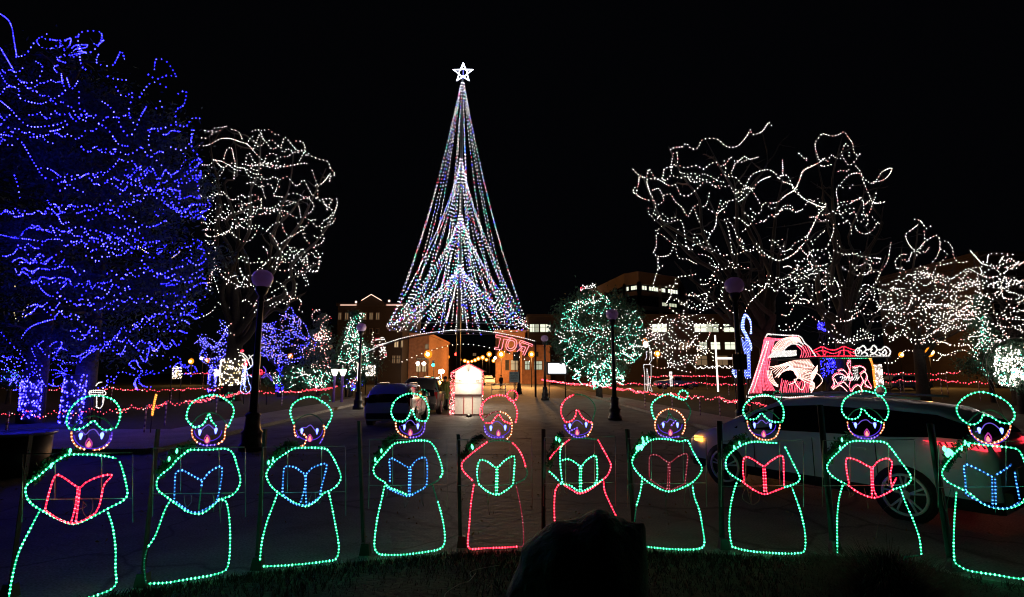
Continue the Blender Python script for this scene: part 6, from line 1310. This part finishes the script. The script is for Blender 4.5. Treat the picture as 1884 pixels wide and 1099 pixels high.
drope(root, "box_rope", 20, [ZP([(915,375),(920,330),(1060,330),(1065,370),(920,365),(930,345),(1050,348)]), ZP([(975,280),(1000,250),(1040,240)])], 'white', .018, .024, .07)
drope(root, "loop_rope", 20, [ZP([(985,375),(985,480)]), ZP([(1060,385),(1050,460),(1020,505),(975,490)]), ZP([(1055,385),(1045,450)])], 'white', .018, .024, .07)
for nm, lab, l, Y in (("candle_light", "leaning orange rope-light candle on the left lawn right of the trunks", [(1595,360),(1575,440),(1565,500),(1550,580)], 17.8), ("torch_light", "white and orange rope light standing at the leftmost blue-wrapped trunk", [(250,205),(255,260),(250,330),(235,420)], 21.5)):
    l2 = ZP(l); root = disp(nm, lab, Y, *l2[-1]); legs(root, Y, (l2[-1][0],), l2[-1][1], .015)
    drope(root, "rope", Y, [l2, [(x - 1.2, y) for x, y in l2], [(x + 1, y + 1) for x, y in l2]], 'orange' if nm == "candle_light" else 'white', .015, .02, .07)
for nm, lab, x0 in (("wrapped_gift_light", "cream-lit panel light at the left of the small blue bare tree", 326), ("wrapped_gift_light", "cream-lit panel light right of the small blue tree's trunk", 399)):
    Y = 36; root = disp(nm, lab, Y, x0, 712); w_ = 9 if x0 < 350 else 5; y0, y1 = (675, 698) if x0 < 350 else (680, 692)
    legs(root, Y, (x0 - w_, x0 + w_), y0); m = MB(); k = m.m(BW); k2 = m.m(BY)
    for i in range(90): m.octa(P(x0 + rnd.uniform(-w_, w_), rnd.uniform(y0, y1), Y), .026, k if rnd.random() < .5 else k2)
    part(m, "light_panel", root)
# big wreath arch of rope on the white shrub, right
root = disp("hoop_frame", "large unlit pale hoop frame around the bright white globe shrub", 25, 1850, 740); m = MB()
for dx in (0, 7): m.tube(cr([P(x + dx, y, 25 + dx * .05) for x, y in ((1826, 716), (1812, 690), (1808, 668), (1815, 648), (1835, 630), (1862, 622), (1890, 625))], 6), .010, mat("pale_hoop", (.35, .33, .30), .5), 5)
p = P(1826, 716, 25); m.tube([p, Vector((p.x + .3, 25, 0))], .012, MAT["pale_hoop"], 5); part(m, "hoop", root)
# round drum at the left
c = G(36, 797, .8); root = thing("fire_drum", "round black drum with a blue-tinged rim at the left behind the leftmost caroller", "drum", Vector((c.x, c.y, 0)))
m = MB(); m.lathe((c.x, c.y, 0), [(.50, 0), (.52, .3), (.53, .76)], BLACKP, 28); part(m, "drum", root)
m = MB(); m.lathe((c.x, c.y, 0), [(.53, .76), (.60, .78), (.60, .82), (.55, .83), (.50, .80)], mat("drum_rim", (.25, .25, .32), .35, .4), 32); part(m, "rim", root)
# planters / barriers along the street at the right
root = thing("street_barrier", "low rail barrier beside the sodium-lit road right of the kiosk", "barrier", Vector((P(922, 715, 46).x, 46, 0)))
for i, (x0, x1) in enumerate(((905, 930),)):
    a, b_ = P(x0, 702, 46), P(x1, 702, 46); a.z = b_.z = 1.0; m = MB(); m.tube([a, b_], .04, RIM, 6); m.tube([a - Vector((0, 0, .45)), b_ - Vector((0, 0, .45))], .03, RIM, 6); part(m, "rail", root)
    for q in (a, b_): m = MB(); m.tube([Vector((q.x, 46, 0)), q], .035, RIM, 6); part(m, "leg", root)
# ---- litter of leaves and paint line on the road in view
m = MB(); k = m.m(mat("dead_leaf", (.20, .11, .05), .9)); rr = random.Random(15)
for i in range(900):
    x = rr.uniform(-9, 8); y = rr.choice((rr.uniform(6.4, 13), 13.1 - abs(rr.gauss(0, .25)))); m.leaf(Vector((x, y, .015)), .028, k, rr)
o = m.build("leaf_litter"); tag(o, "scattered dry leaves on the dark road behind the carollers", "leaves", kind="stuff")
